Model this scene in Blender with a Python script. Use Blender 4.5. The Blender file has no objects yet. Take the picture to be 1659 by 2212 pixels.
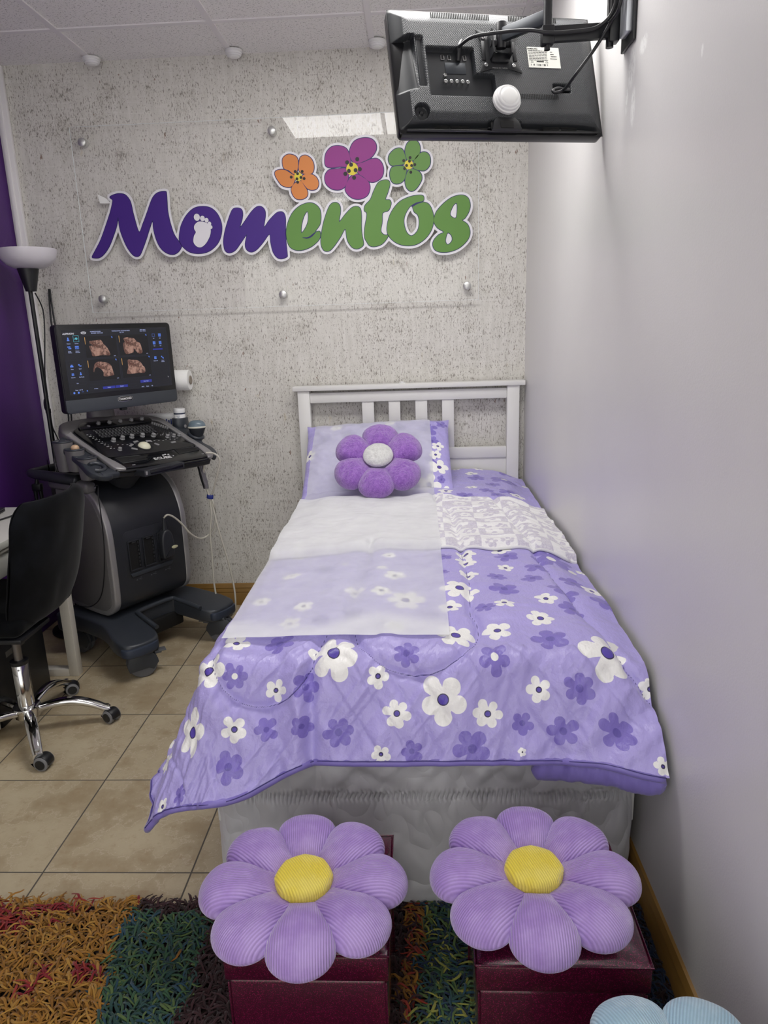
import bpy, bmesh, math, random
import numpy as np
from mathutils import Matrix, Vector, Euler

# ================================================================ camera, light, exposure
SC = bpy.context.scene
COL = SC.collection
cam_d = bpy.data.cameras.new('camera')
cam = bpy.data.objects.new('camera', cam_d); COL.objects.link(cam)
cam_d.sensor_fit = 'HORIZONTAL'; cam_d.sensor_width = 36.0
cam_d.lens = 36.0*1552.58/1659.0
cam_d.clip_start = .05; cam_d.clip_end = 50
_r = (.99870972, .03944516, -.03198398); _d = (-.02096842, -.25331709, -.96715602); _f = (-.04625171, .96657878, -.25216314)
cam.matrix_world = Matrix(((_r[0], -_d[0], -_f[0], 1.26903), (_r[1], -_d[1], -_f[1], -3.47934), (_r[2], -_d[2], -_f[2], 1.38823), (0, 0, 0, 1)))
SC.camera = cam
SC.view_settings.view_transform = 'Standard'; SC.view_settings.look = 'None'
SC.view_settings.gamma = 1.0; SC.view_settings.use_curve_mapping = False
SC.view_settings.exposure = 0.0
LIGHT = 13.0            # emission of the ceiling light panel over the bed
LIGHT_B = 9.0          # emission of the panel further back in the room
world = bpy.data.worlds.new('world'); SC.world = world; world.use_nodes = True
world.node_tree.nodes['Background'].inputs[0].default_value = (.90, .90, .86, 1)
world.node_tree.nodes['Background'].inputs[1].default_value = 2.25

# ================================================================ helpers
def srgb(h):
    h = h.lstrip('#'); o = []
    for i in (0, 2, 4):
        c = int(h[i:i+2], 16)/255
        o.append(c/12.92 if c <= .04045 else ((c+.055)/1.055)**2.4)
    return (o[0], o[1], o[2], 1.0)
class NT:
    def __init__(s, name):
        s.m = bpy.data.materials.new(name); s.m.use_nodes = True
        s.t = s.m.node_tree; s.b = s.t.nodes['Principled BSDF']; s.out = s.t.nodes['Material Output']
    def n(s, typ, **kw):
        nd = s.t.nodes.new('ShaderNode'+typ)
        for k, v in kw.items():
            if k[0] == '_': nd.inputs[k[1:]].default_value = v
            else: setattr(nd, k, v)
        return nd
    def l(s, a, b): s.t.links.new(a, b)
    def val(s, x, sock):
        if hasattr(x, 'links'): s.l(x, sock)
        else: sock.default_value = x
    def math(s, op, a, b=0.0, c=None, clamp=False):
        nd = s.n('Math', operation=op, use_clamp=clamp)
        s.val(a, nd.inputs[0]); s.val(b, nd.inputs[1])
        if c is not None: s.val(c, nd.inputs[2])
        return nd.outputs[0]
    def mix(s, f, a, b, mode='MIX'):
        nd = s.n('Mix', data_type='RGBA', blend_type=mode)
        s.val(f, nd.inputs[0]); s.val(a, nd.inputs[6]); s.val(b, nd.inputs[7])
        return nd.outputs[2]
    def ramp(s, f, a, b, lo=0.0, hi=1.0):
        nd = s.n('MapRange'); nd.interpolation_type = 'SMOOTHSTEP'
        s.val(f, nd.inputs[0])
        for i, v in enumerate((a, b, lo, hi)): nd.inputs[i+1].default_value = v
        return nd.outputs[0]
    def noise(s, scale, detail=3.0, rough=.5, vec=None, mapscale=None):
        nd = s.n('TexNoise'); nd.inputs['Scale'].default_value = scale; nd.inputs['Detail'].default_value = detail
        nd.inputs['Roughness'].default_value = rough
        s.l(s.coord(mapscale) if vec is None else vec, nd.inputs['Vector'])
        return nd.outputs['Fac']
    def coord(s, mapscale=None, rot=None):
        tc = s.n('TexCoord').outputs['Object']
        if mapscale or rot:
            mp = s.n('Mapping'); s.l(tc, mp.inputs[0])
            if mapscale: mp.inputs['Scale'].default_value = mapscale
            if rot: mp.inputs['Rotation'].default_value = rot
            tc = mp.outputs[0]
        return tc
    def attr(s, name, out='Fac'):
        return s.n('Attribute', attribute_name=name).outputs[out]
    def bump(s, h, strength=.3, dist=.002):
        nd = s.n('Bump'); nd.inputs['Strength'].default_value = strength; nd.inputs['Distance'].default_value = dist
        s.l(h, nd.inputs['Height']); s.l(nd.outputs[0], s.b.inputs['Normal'])
    def p(s, **kw):
        for k, v in kw.items():
            k = {'col': 'Base Color', 'rough': 'Roughness', 'metal': 'Metallic', 'coat': 'Coat Weight', 'coatr': 'Coat Roughness', 'sheen': 'Sheen Weight', 'sheenr': 'Sheen Roughness',
                 'spec': 'Specular IOR Level', 'trans': 'Transmission Weight', 'ior': 'IOR', 'em': 'Emission Strength', 'emc': 'Emission Color', 'alpha': 'Alpha', 'sss': 'Subsurface Weight'}[k]
            s.val(v, s.b.inputs[k])
        return s
def simple(name, col, rough=.5, metal=0.0, nscale=0, namt=0.0, bump=0, bdist=.001, **kw):
    """principled material with a faint procedural mottling and optional grain"""
    t = NT(name); c = srgb(col)
    if nscale and namt:
        f = t.noise(nscale, 4)
        d = tuple(x*(1-namt) for x in c[:3])+(1,); b = tuple(min(1, x*(1+namt)) for x in c[:3])+(1,)
        t.p(col=t.mix(f, d, b))
    else: t.p(col=c)
    if bump: t.bump(t.noise(bump, 3), .5, bdist)
    t.p(rough=rough, metal=metal, **kw)
    return t.m

class MB:
    """collects geometry for ONE mesh, everything in world coordinates through the matrix xf"""
    def __init__(s, xf=None): s.v = []; s.f = []; s.n = 0; s.xf = xf or Matrix(); s.at = {}; s.mi = []
    def add(s, vs, fs, mi=0, **at):
        vs = np.asarray(vs, float).reshape(-1, 3)
        M = np.array(s.xf); vs = vs@M[:3, :3].T+M[:3, 3]
        for k in set(s.at) | set(at):
            a = at.get(k); a = np.zeros(len(vs)) if a is None else np.asarray(a, float).ravel()
            if k not in s.at: s.at[k] = [np.zeros(s.n)] if s.n else []
            s.at[k].append(a)
        s.v.append(vs); s.f.extend([tuple(int(i)+s.n for i in f) for f in fs]); s.mi += [mi]*len(fs); s.n += len(vs)
        return s
    def bm(s, b, M=None, mi=0):
        b.verts.index_update()
        vs = [v.co.copy() if M is None else M@v.co for v in b.verts]
        s.add([tuple(v) for v in vs], [[v.index for v in f.verts] for f in b.faces], mi); b.free(); return s
    def box(s, c, sz, bev=0.0, seg=2, M=None, mi=0):
        b = bmesh.new(); bmesh.ops.create_cube(b, size=1.0)
        for v in b.verts: v.co = Vector((v.co.x*sz[0]+c[0], v.co.y*sz[1]+c[1], v.co.z*sz[2]+c[2]))
        if bev: bmesh.ops.bevel(b, geom=list(b.edges), offset=min(bev, min(sz)*.48), segments=seg, profile=.5, affect='EDGES')
        return s.bm(b, M, mi)
    def box2(s, a, b, bev=0.0, seg=2, M=None, mi=0):
        return s.box([(a[i]+b[i])/2 for i in range(3)], [abs(b[i]-a[i]) for i in range(3)], bev, seg, M, mi)
    def lathe(s, prof, M=None, n=32, cap=True, mi=0, sx=1.0, sy=1.0):
        vs = []; fs = []
        for r, z in prof:
            for i in range(n):
                a = 2*math.pi*i/n; vs.append((r*math.cos(a)*sx, r*math.sin(a)*sy, z))
        for k in range(len(prof)-1):
            for i in range(n): fs.append((k*n+i, k*n+(i+1) % n, (k+1)*n+(i+1) % n, (k+1)*n+i))
        if cap: fs.append(tuple(reversed(range(n)))); fs.append(tuple(range((len(prof)-1)*n, len(prof)*n)))
        if M is not None: vs = [tuple(M@Vector(v)) for v in vs]
        return s.add(vs, fs, mi)
    def cyl(s, a, b, r, r2=None, n=24, bev=0.0, mi=0):
        a = Vector(a); b = Vector(b); d = b-a; L = d.length
        M = Matrix.Translation(a)@d.to_track_quat('Z', 'Y').to_matrix().to_4x4()
        r2 = r if r2 is None else r2
        pr = [(r, 0), (r2, L)] if not bev else [(r-bev, 0), (r-bev*.3, bev*.3), (r, bev), (r2, L-bev), (r2-bev*.3, L-bev*.3), (r2-bev, L)]
        return s.lathe(pr, M, n, True, mi)
    def tube(s, pts, r, n=10, sm=6, sx=1.0, mi=0, caps=True):
        P = smooth_path(pts, sm) if sm > 1 else [Vector(p) for p in pts]
        rs = r if isinstance(r, (list, tuple)) else [r]*len(pts)
        R = np.interp(np.linspace(0, 1, len(P)), np.linspace(0, 1, len(rs)), rs)
        vs = []; fs = []; up = None
        for k, p in enumerate(P):
            t = (P[min(k+1, len(P)-1)]-P[max(k-1, 0)]).normalized()
            if up is None:
                up = Vector((0, 0, 1)) if abs(t.z) < .9 else Vector((1, 0, 0))
            u = (up-t*up.dot(t)).normalized(); up = u; w = t.cross(u)
            for i in range(n):
                a = 2*math.pi*i/n; vs.append(tuple(p+u*(math.cos(a)*R[k])+w*(math.sin(a)*R[k]*sx)))
        for k in range(len(P)-1):
            for i in range(n): fs.append((k*n+i, k*n+(i+1) % n, (k+1)*n+(i+1) % n, (k+1)*n+i))
        if caps: fs.append(tuple(reversed(range(n)))); fs.append(tuple(range((len(P)-1)*n, len(P)*n)))
        return s.add(vs, fs, mi)
    def prism(s, poly, z0, z1, M=None, bev=0.0, seg=2, mi=0):
        """polygon in local xy extruded from z0 to z1"""
        b = bmesh.new()
        vs = [b.verts.new((x, y, z0)) for x, y in poly]
        f = b.faces.new(vs)
        r = bmesh.ops.extrude_face_region(b, geom=[f])
        for e in r['geom']:
            if isinstance(e, bmesh.types.BMVert): e.co.z = z1
        bmesh.ops.recalc_face_normals(b, faces=list(b.faces))
        if bev:
            ed = [e for e in b.edges if abs(e.verts[0].co.z-e.verts[1].co.z) < 1e-7]
            bmesh.ops.bevel(b, geom=ed, offset=bev, segments=seg, profile=.5, affect='EDGES')
        return s.bm(b, M, mi)
    def grid(s, P, cu=False, cv=False, flip=False, mi=0, **at):
        """P: array (rows, cols, 3)"""
        P = np.asarray(P); nr, nc = P.shape[:2]; fs = []
        for j in range(nr-(0 if cv else 1)):
            j2 = (j+1) % nr
            for i in range(nc-(0 if cu else 1)):
                i2 = (i+1) % nc
                q = (j*nc+i, j*nc+i2, j2*nc+i2, j2*nc+i)
                fs.append(q[::-1] if flip else q)
        return s.add(P.reshape(-1, 3), fs, mi, **at)
    def ell(s, c, r, n=24, m=14, M=None, mi=0, e=1.0):
        prof = []
        for k in range(m+1):
            a = -math.pi/2+math.pi*k/m
            prof.append((max(abs(math.cos(a))**e, 1e-4), math.copysign(abs(math.sin(a))**e, math.sin(a))))
        T = Matrix.Translation(c)@Matrix.Diagonal((r[0], r[1], r[2], 1))
        return s.lathe(prof, (M@T) if M is not None else T, n, False, mi)
    def shape(s, polys, depth, M=None, bev=0.0, mi=0):
        vs, fs = shape2d(polys, depth, bev)
        if M is not None: vs = [tuple(M@Vector(v)) for v in vs]
        return s.add(vs, fs, mi)
    def text(s, txt, size, M, depth=.0004, align='CENTER', bold=0.0, shear=0.0, width=1.0, mi=0):
        cu = bpy.data.curves.new('t', 'FONT'); cu.body = txt; cu.size = size; cu.extrude = depth/2
        cu.align_x = align; cu.align_y = 'CENTER'; cu.offset = bold; cu.shear = shear; cu.resolution_u = 3
        o = bpy.data.objects.new('t', cu); me = bpy.data.meshes.new_from_object(o)
        vs = [tuple(M@Vector((v.co.x*width, v.co.y, v.co.z))) for v in me.vertices]; fs = [tuple(p.vertices) for p in me.polygons]
        bpy.data.objects.remove(o); bpy.data.curves.remove(cu); bpy.data.meshes.remove(me)
        return s.add(vs, fs, mi)

def smooth_path(pts, sm=6):
    P = [Vector(p) for p in pts]
    if len(P) < 3: return P
    out = []
    for i in range(len(P)-1):
        p0 = P[max(i-1, 0)]; p1 = P[i]; p2 = P[i+1]; p3 = P[min(i+2, len(P)-1)]
        for k in range(sm):
            t = k/sm
            out.append(.5*((2*p1)+(p2-p0)*t+(2*p0-5*p1+4*p2-p3)*t*t+(3*p1-p0-3*p2+p3)*t**3))
    out.append(P[-1]); return out
def smooth_poly(pts, sm=5):
    n = len(pts); out = []
    for i in range(n):
        p0, p1, p2, p3 = [np.array(pts[(i+k) % n], float) for k in (-1, 0, 1, 2)]
        for k in range(sm):
            t = k/sm
            out.append(tuple(.5*(2*p1+(p2-p0)*t+(2*p0-5*p1+4*p2-p3)*t*t+(3*p1-p0-3*p2+p3)*t**3)))
    return out
def shape2d(polys, depth, bev=0.0):
    cu = bpy.data.curves.new('s', 'CURVE'); cu.dimensions = '2D'; cu.fill_mode = 'BOTH'; cu.extrude = depth/2; cu.bevel_depth = bev; cu.bevel_resolution = 1
    for pl in polys:
        sp = cu.splines.new('POLY'); sp.points.add(len(pl)-1); sp.use_cyclic_u = True
        for p, q in zip(sp.points, pl): p.co = (q[0], q[1], 0, 1)
    o = bpy.data.objects.new('s', cu); me = bpy.data.meshes.new_from_object(o)
    vs = [tuple(v.co) for v in me.vertices]; fs = [tuple(p.vertices) for p in me.polygons]
    bpy.data.objects.remove(o); bpy.data.curves.remove(cu); bpy.data.meshes.remove(me)
    return vs, fs
def poly_sdf(X, Y, polys):
    """signed distance (negative inside, even-odd) to closed polygons"""
    d = np.full(X.shape, 9.0); ins = np.zeros(X.shape, bool)
    for pl in polys:
        n = len(pl)
        for i in range(n):
            x0, y0 = pl[i]; x1, y1 = pl[(i+1) % n]
            dx, dy = x1-x0, y1-y0; L = dx*dx+dy*dy+1e-15
            t = np.clip(((X-x0)*dx+(Y-y0)*dy)/L, 0, 1)
            d = np.minimum(d, np.hypot(X-x0-t*dx, Y-y0-t*dy))
            if y0 != y1:
                c = ((y0 > Y) != (y1 > Y)) & (X < (x1-x0)*(Y-y0)/(y1-y0)+x0); ins ^= c
    return np.where(ins, -d, d)
def contour(F, xs, ys, lev):
    """closed loops of F==lev (marching squares)"""
    F = F-lev; F = np.where(np.abs(F) < 1e-9, 1e-9, F)
    F = F.copy(); F[0, :] = F[-1, :] = 1; F[:, 0] = F[:, -1] = 1
    S = F < 0; seg = {}; pos = {}
    def ep(kind, j, i):
        k = (kind, j, i)
        if k not in pos:
            if kind == 'h': a, b = F[j, i], F[j, i+1]; t = a/(a-b); pos[k] = (xs[i]+(xs[i+1]-xs[i])*t, ys[j])
            else: a, b = F[j, i], F[j+1, i]; t = a/(a-b); pos[k] = (xs[i], ys[j]+(ys[j+1]-ys[j])*t)
        return k
    code = S[:-1, :-1]*1+S[:-1, 1:]*2+S[1:, 1:]*4+S[1:, :-1]*8
    T = {1: [(3, 0)], 2: [(0, 1)], 3: [(3, 1)], 4: [(1, 2)], 5: [(3, 2), (1, 0)], 6: [(0, 2)], 7: [(3, 2)], 8: [(2, 3)], 9: [(2, 0)], 10: [(0, 3), (2, 1)], 11: [(2, 1)], 12: [(1, 3)], 13: [(1, 0)], 14: [(0, 3)]}
    for j, i in zip(*np.nonzero((code > 0) & (code < 15))):
        E = (('h', j, i), ('v', j, i+1), ('h', j+1, i), ('v', j, i))
        for a, b in T[int(code[j, i])]: seg[ep(*E[a])] = ep(*E[b])
    loops = []
    while seg:
        k, nx = next(iter(seg.items())); lp = []
        while k in seg:
            lp.append(pos[k]); k = seg.pop(k)
        if len(lp) > 6: loops.append(lp)
    return loops

WM = {}     # world matrices of thing roots and parts
def _name(o, name): o.name = name
def thing(name, label, cat, loc=(0, 0, 0), rotz=0.0, group=None):
    o = bpy.data.objects.new(name, None); COL.objects.link(o); o.empty_display_size = .05
    M = Matrix.Translation(loc)@Matrix.Rotation(rotz, 4, 'Z'); o.matrix_world = M; WM[o.name] = M
    tag(o, label, cat, group); return o
def tag(o, label, cat, group=None, kind=None):
    o['label'] = label; o['category'] = cat
    if group: o['group'] = group
    if kind: o['kind'] = kind
    return o
def part(name, mb, mat, parent=None, smooth=38, label=None, solid=True):
    V = np.concatenate(mb.v); lo = V.min(0); hi = V.max(0); c = (lo+hi)/2
    if parent is None: c[2] = lo[2]
    Mp = WM[parent.name] if parent is not None else Matrix()
    Mi = np.array(Mp.inverted()); R3 = Mi[:3, :3]
    L = (V-c)@R3.T
    me = bpy.data.meshes.new(name); me.from_pydata(L.tolist(), [], mb.f)
    for k, a in mb.at.items():
        a = np.concatenate(a); at = me.attributes.new(k, 'FLOAT', 'POINT'); at.data.foreach_set('value', a.astype(np.float32))
    mats = mat if isinstance(mat, (list, tuple)) else [mat]
    for m in mats: me.materials.append(m)
    if len(mats) > 1: me.polygons.foreach_set('material_index', mb.mi)
    me.validate(); me.update()
    if smooth:
        me.polygons.foreach_set('use_smooth', [True]*len(me.polygons))
        if smooth < 180: me.set_sharp_from_angle(angle=math.radians(smooth))
    o = bpy.data.objects.new(name, me); COL.objects.link(o)
    o.parent = parent
    loc = Mp.inverted()@Vector(c); o.location = loc
    WM[o.name] = Mp@Matrix.Translation(loc)
    if label: o['label'] = label
    return o
def struct(name, mb, mat, parent=None, smooth=38, label=None):
    o = part(name, mb, mat, parent, smooth); o['kind'] = 'structure'
    if label: o['label'] = label
    return o
def frame(o, ex, ey, ez):
    """matrix from origin and axes"""
    return Matrix(((ex[0], ey[0], ez[0], o[0]), (ex[1], ey[1], ez[1], o[1]), (ex[2], ey[2], ez[2], o[2]), (0, 0, 0, 1)))
def rz(a): return Matrix.Rotation(a, 4, 'Z')
def tr(x, y, z): return Matrix.Translation((x, y, z))
# ================================================================ materials
def mat_tile():
    t = NT('beige floor tile'); tc = t.n('NewGeometry').outputs['Position']
    sx = t.n('SeparateXYZ'); t.l(tc, sx.inputs[0])
    T = .4022; d = []; ids = []
    for o, off in ((sx.outputs[0], .2488), (sx.outputs[1], -1.9011)):
        u = t.math('DIVIDE', t.math('SUBTRACT', o, off), T); fr = t.math('FRACT', u)
        ids.append(t.math('FLOOR', u)); d.append(t.math('ABSOLUTE', t.math('SUBTRACT', fr, .5)))
    m = t.math('MAXIMUM', d[0], d[1])
    grout = t.ramp(m, .4935, .4955)
    idn = t.n('TexWhiteNoise'); idn.noise_dimensions = '2D'; cx = t.n('CombineXYZ'); t.l(ids[0], cx.inputs[0]); t.l(ids[1], cx.inputs[1]); t.l(cx.outputs[0], idn.inputs['Vector'])
    va = t.n('VectorMath', operation='MULTIPLY_ADD'); t.l(idn.outputs['Color'], va.inputs[0]); va.inputs[1].default_value = (9, 9, 9); t.l(tc, va.inputs[2])
    n1 = t.noise(7, 6, .62, va.outputs[0]); n2 = t.noise(38, 5, .65, va.outputs[0]); n3 = t.noise(140, 3, .6, va.outputs[0])
    c = t.mix(t.ramp(n1, .33, .68), srgb('#a19074'), srgb('#bbae93'))
    c = t.mix(t.math('MULTIPLY', t.ramp(n2, .52, .74), .5), c, srgb('#9a8264'))
    c = t.mix(t.math('MULTIPLY', t.ramp(n3, .66, .74), .55), c, srgb('#d8cdb8'))
    c = t.mix(t.math('MULTIPLY', t.ramp(t.math('ABSOLUTE', t.math('SUBTRACT', n1, .52)), .012, .0), .30), c, srgb('#d9cfbd'))
    c = t.mix(grout, c, srgb('#56514a'))
    t.p(col=c, rough=t.math('ADD', .36, t.math('MULTIPLY', grout, .5)))
    t.bump(t.math('SUBTRACT', t.math('MULTIPLY', n2, .12), grout), .5, .0015)
    return t.m
def mat_wallpaper():
    t = NT('cracked plaster wallpaper')
    big = t.noise(2.2, 4); v1 = t.coord((160, 1, 52)); v2 = t.coord((270, 1, 100)); v3 = t.coord((50, 1, 7)); v4 = t.coord((4, 1, 90))
    a = t.noise(1.0, 5, .6, v1); b = t.noise(1.0, 4, .6, v2); st = t.noise(1.0, 4, .6, v3); hz = t.noise(1.0, 3, .5, v4)
    mid = t.noise(9, 5, .65)
    c = t.mix(t.ramp(st, .3, .7), srgb('#cac7c0'), srgb('#d6d3cd'))
    c = t.mix(t.math('MULTIPLY', t.ramp(hz, .55, .7), .25), c, srgb('#e4e2de'))
    c = t.mix(t.math('MULTIPLY', t.ramp(mid, .55, .75), .35), c, srgb('#ada79c'))
    thr = t.math('ADD', .578, t.math('MULTIPLY', t.math('SUBTRACT', .5, mid), .20))
    fl = t.ramp(t.math('SUBTRACT', a, thr), .0, .03)
    c = t.mix(t.math('MULTIPLY', fl, .72), c, srgb('#736b62'))
    fl2 = t.ramp(t.math('SUBTRACT', b, t.math('ADD', thr, .02)), .0, .03)
    c = t.mix(t.math('MULTIPLY', fl2, .7), c, srgb('#6d655b'))
    ye = t.math('MULTIPLY', t.ramp(t.noise(1.0, 5, .6, t.coord((24, 1, 9))), .63, .72), t.ramp(big, .5, .6))
    c = t.mix(t.math('MULTIPLY', ye, .4), c, srgb('#bfae84'))
    rd = t.ramp(t.noise(1.0, 3, .6, t.coord((45, 1, 16))), .70, .72)
    c = t.mix(t.math('MULTIPLY', rd, .8), c, srgb('#7a5a48'))
    t.p(col=c, rough=.62); t.bump(t.math('SUBTRACT', st, fl), .25, .002)
    return t.m
def mat_whitewall():
    t = NT('satin white wall paint')
    n = t.noise(260, 3); n2 = t.noise(3, 3)
    c = t.mix(n2, srgb('#d9d7d6'), srgb('#e2e0df'))
    # chalky scuffs and repaired plaster spots under the wall plate
    pos = t.n('NewGeometry').outputs['Position']; sx = t.n('SeparateXYZ'); t.l(pos, sx.inputs[0])
    m = None
    for y, z, ry, rz_ in ((-1.60, 1.86, .018, .045), (-1.545, 1.885, .011, .03), (-1.66, 1.97, .03, .02), (-2.02, 1.84, .006, .012), (-1.575, 1.95, .03, .045)):
        e = t.math('ADD', t.math('POWER', t.math('DIVIDE', t.math('SUBTRACT', sx.outputs[1], y), ry), 2.0), t.math('POWER', t.math('DIVIDE', t.math('SUBTRACT', sx.outputs[2], z), rz_), 2.0))
        k = t.ramp(e, 1.3, .3); m = k if m is None else t.math('MAXIMUM', m, k)
    sc = t.math('MULTIPLY', m, t.ramp(t.noise(1.0, 4, .7, t.coord((1, 130, 45))), .42, .50))
    c = t.mix(t.math('MULTIPLY', sc, .9), c, srgb('#f8f8f6'))
    t.p(col=c, rough=.34, spec=.45); t.bump(n, .22, .0012)
    return t.m
def mat_ceiling():
    t = NT('mineral fibre ceiling tile')
    c = t.mix(t.noise(5, 3), srgb('#eceae8'), srgb('#f4f2f0'))
    v = t.noise(1.0, 3, .6, t.coord((95, 190, 1), (0, 0, .5))); v2 = t.noise(1.0, 3, .6, t.coord((230, 130, 1), (0, 0, -.4)))
    pit = t.math('MAXIMUM', t.ramp(v, .615, .64), t.ramp(v2, .625, .65))
    c = t.mix(t.math('MULTIPLY', pit, .75), c, srgb('#5e5a57'))
    t.p(col=c, rough=.9); t.bump(t.math('SUBTRACT', t.math('MULTIPLY', t.noise(220, 2), .4), pit), .3, .002)
    return t.m
M_tile = mat_tile(); M_wallp = mat_wallpaper(); M_wallw = mat_whitewall(); M_ceil = mat_ceiling()
M_purple = simple('deep purple wall paint', '#491b6c', .5, 0, 4, .06, 200, .0008)
M_trimw = simple('white trim enamel', '#e6e3e4', .4, 0, 6, .03)
M_gold = simple('golden varnished baseboard wood', '#8f6c34', .38, 0, 14, .2)
M_black = simple('black plastic', '#15161a', .42, 0, 60, .12, 500, .0003)
M_blackg = simple('gloss black plastic', '#0c0d10', .18, 0, 30, .1)
M_rubber = simple('grey caster rubber', '#55565a', .6, 0, 40, .1)
M_chrome = simple('polished chrome', '#d8d8d8', .09, 1.0, 20, .03)
M_steel = simple('brushed steel', '#bdbdbd', .28, 1.0, 120, .08)
M_white = simple('white plastic', '#e6e6e6', .35, 0, 20, .02)
M_whitewood = simple('white painted wood', '#dddcd9', .42, 0, 9, .025, 60, .0003)
M_gunmetal = simple('dark grey painted metal', '#33373d', .38, .3, 50, .08)

# ================================================================ the room
XL, XR, YF, H = -.556, 1.79, -4.7, 2.54
struct('floor', MB().box2((XL-.1, YF-.1, -.08), (XR+.1, .1, 0)), M_tile, label='beige ceramic floor tiles with dark grout')
struct('wall_back', MB().box2((XL-.1, 0, 0), (XR+.1, .08, H)), M_wallp, label='grey cracked plaster effect wallpaper wall')
struct('wall_right', MB().box2((XR, YF, 0), (XR+.08, 0, H)), M_wallw, label='plain satin white wall beside the bed')
struct('wall_left', MB().box2((XL-.08, YF, 0), (XL, 0, H)), M_purple, label='deep purple wall')
# suspended ceiling: tiles sit above the flange of the T bars; one 2x4 ft opening holds the light
GX = [-.0989+.6096*k for k in range(-1, 4)]; GY = [-.352-.6096*k for k in range(0, 8)]
LX0, LX1, LY0, LY1 = GX[2], GX[2]+1.2192, GY[2], GY[1]
mb = MB()
xs = [XL-.1]+[g for g in GX if XL < g < XR]+[XR+.1]; ys = [.1]+GY+[YF-.1]
for i in range(len(xs)-1):
    for j in range(len(ys)-1):
        cx = (xs[i]+xs[i+1])/2; cy = (ys[j]+ys[j+1])/2
        if LX0 < cx < LX1 and LY0 < cy < LY1: continue
        if GX[2] < cx < GX[3] and GY[6] < cy < GY[5]: continue
        mb.box2((xs[i]+.004, ys[j+1]+.004, H), (xs[i+1]-.004, ys[j]-.004, H+.015), .002, 1)
struct('ceiling', mb, M_ceil, label='white speckled suspended ceiling tiles')
mb = MB().box2((XL-.1, YF-.1, H+.12), (XR+.1, .1, H+.16)); struct('trim_1', mb, M_trimw, label='slab above the suspended ceiling')
k = 2
for g in GX:
    if XL < g < XR:
        struct('trim_%d' % k, MB().box2((g-.012, YF, H-.005), (g+.012, 0, H+.001)).box2((g-.002, YF, H), (g+.002, 0, H+.03)), M_trimw, label='white ceiling T bar'); k += 1
for g in GY:
    struct('trim_%d' % k, MB().box2((XL, g-.012, H-.0045), (XR, g+.012, H+.0012)), M_trimw, label='white ceiling T bar'); k += 1
struct('trim_%d' % k, MB().box2((XL, -.022, .0), (XL+.05, 0, H-.002), .004).box2((XL+.01, -.03, 0), (XL+.03, -.02, H-.002), .003), M_trimw, label='white cable channel in the wall corner'); k += 1
def baseboard(M, L):
    mb = MB(M)
    mb.prism([(0, 0), (.014, 0), (.014, .062), (.011, .068), (.014, .073), (.009, .090), (.012, .095), (.006, .113), (.0, .116)], 0, L)
    return mb
struct('baseboard_back', baseboard(frame((XL+.05, 0, 0), (0, -1, 0), (0, 0, 1), (1, 0, 0)), XR-XL-.05), M_gold, label='golden moulded wooden baseboard on the back wall')
struct('baseboard_right', baseboard(frame((XR, 0, 0), (-1, 0, 0), (0, 0, 1), (0, -1, 0)), -YF), M_gold, label='golden moulded wooden baseboard on the right wall')

# ---------------- ceiling lights (2x4 ft troffers)
def emitter(name, e):
    t = NT(name); t.p(col=(.8, .8, .8, 1), rough=.6, em=e, emc=(1, .985, .96, 1)); return t.m
M_diff = emitter('lit diffuser panel', LIGHT); M_diffb = emitter('lit diffuser panel further back', LIGHT_B)
def troffer(x0, x1, y0, y1, label, m):
    t = thing('ceiling_light', label, 'ceiling light', ((x0+x1)/2, (y0+y1)/2, H))
    mb = MB()
    for a, b in (((x0+.013, y0+.013), (x1-.013, y0+.04)), ((x0+.013, y1-.04), (x1-.013, y1-.013)), ((x0+.013, y0+.04), (x0+.04, y1-.04)), ((x1-.04, y0+.04), (x1-.013, y1-.04))):
        mb.box2((a[0], a[1], H-.002), (b[0], b[1], H+.012), .002, 1)
    mb.box2((x0+.013, y0+.013, H+.06), (x1-.013, y1-.013, H+.075))
    part('frame', mb, M_trimw, t)
    part('diffuser', MB().box2((x0+.04, y0+.04, H+.002), (x1-.04, y1-.04, H+.006)), m, t)
troffer(LX0, LX1, LY0, LY1, 'lit ceiling light panel above the bed next to the television', M_diff)
troffer(GX[2], GX[3], GY[6], GY[5], 'lit square ceiling light panel behind the viewer', M_diffb)
# ---------------------------------------------------------------- comforter surface (cloth coordinates p across, q along the bed)
def vnoise(x, y, seed=0.0):
    x = np.asarray(x, float); y = np.asarray(y, float)
    xi = np.floor(x); yi = np.floor(y); fx = x-xi; fy = y-yi
    fx = fx*fx*fx*(fx*(fx*6-15)+10); fy = fy*fy*fy*(fy*(fy*6-15)+10)
    def h(a, b):
        v = np.sin(a*127.1+b*311.7+seed*74.7)*43758.5453
        return v-np.floor(v)
    return ((h(xi, yi)*(1-fx)+h(xi+1, yi)*fx)*(1-fy)+(h(xi, yi+1)*(1-fx)+h(xi+1, yi+1)*fx)*fy)*2-1
def sstep(a, b, x):
    t = np.clip((np.asarray(x, float)-a)/(b-a), 0, 1); return t*t*(3-2*t)
CF_X0, CF_Y0 = .79, -.07
CF_LA, CF_P1, CF_Q1 = .285, .985, 1.90
def cf_lb(p):
    return .245+.085*sstep(.26, .02, p)-.045*sstep(0, -.285, p)+.012*sstep(.75, .985, p)
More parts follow.
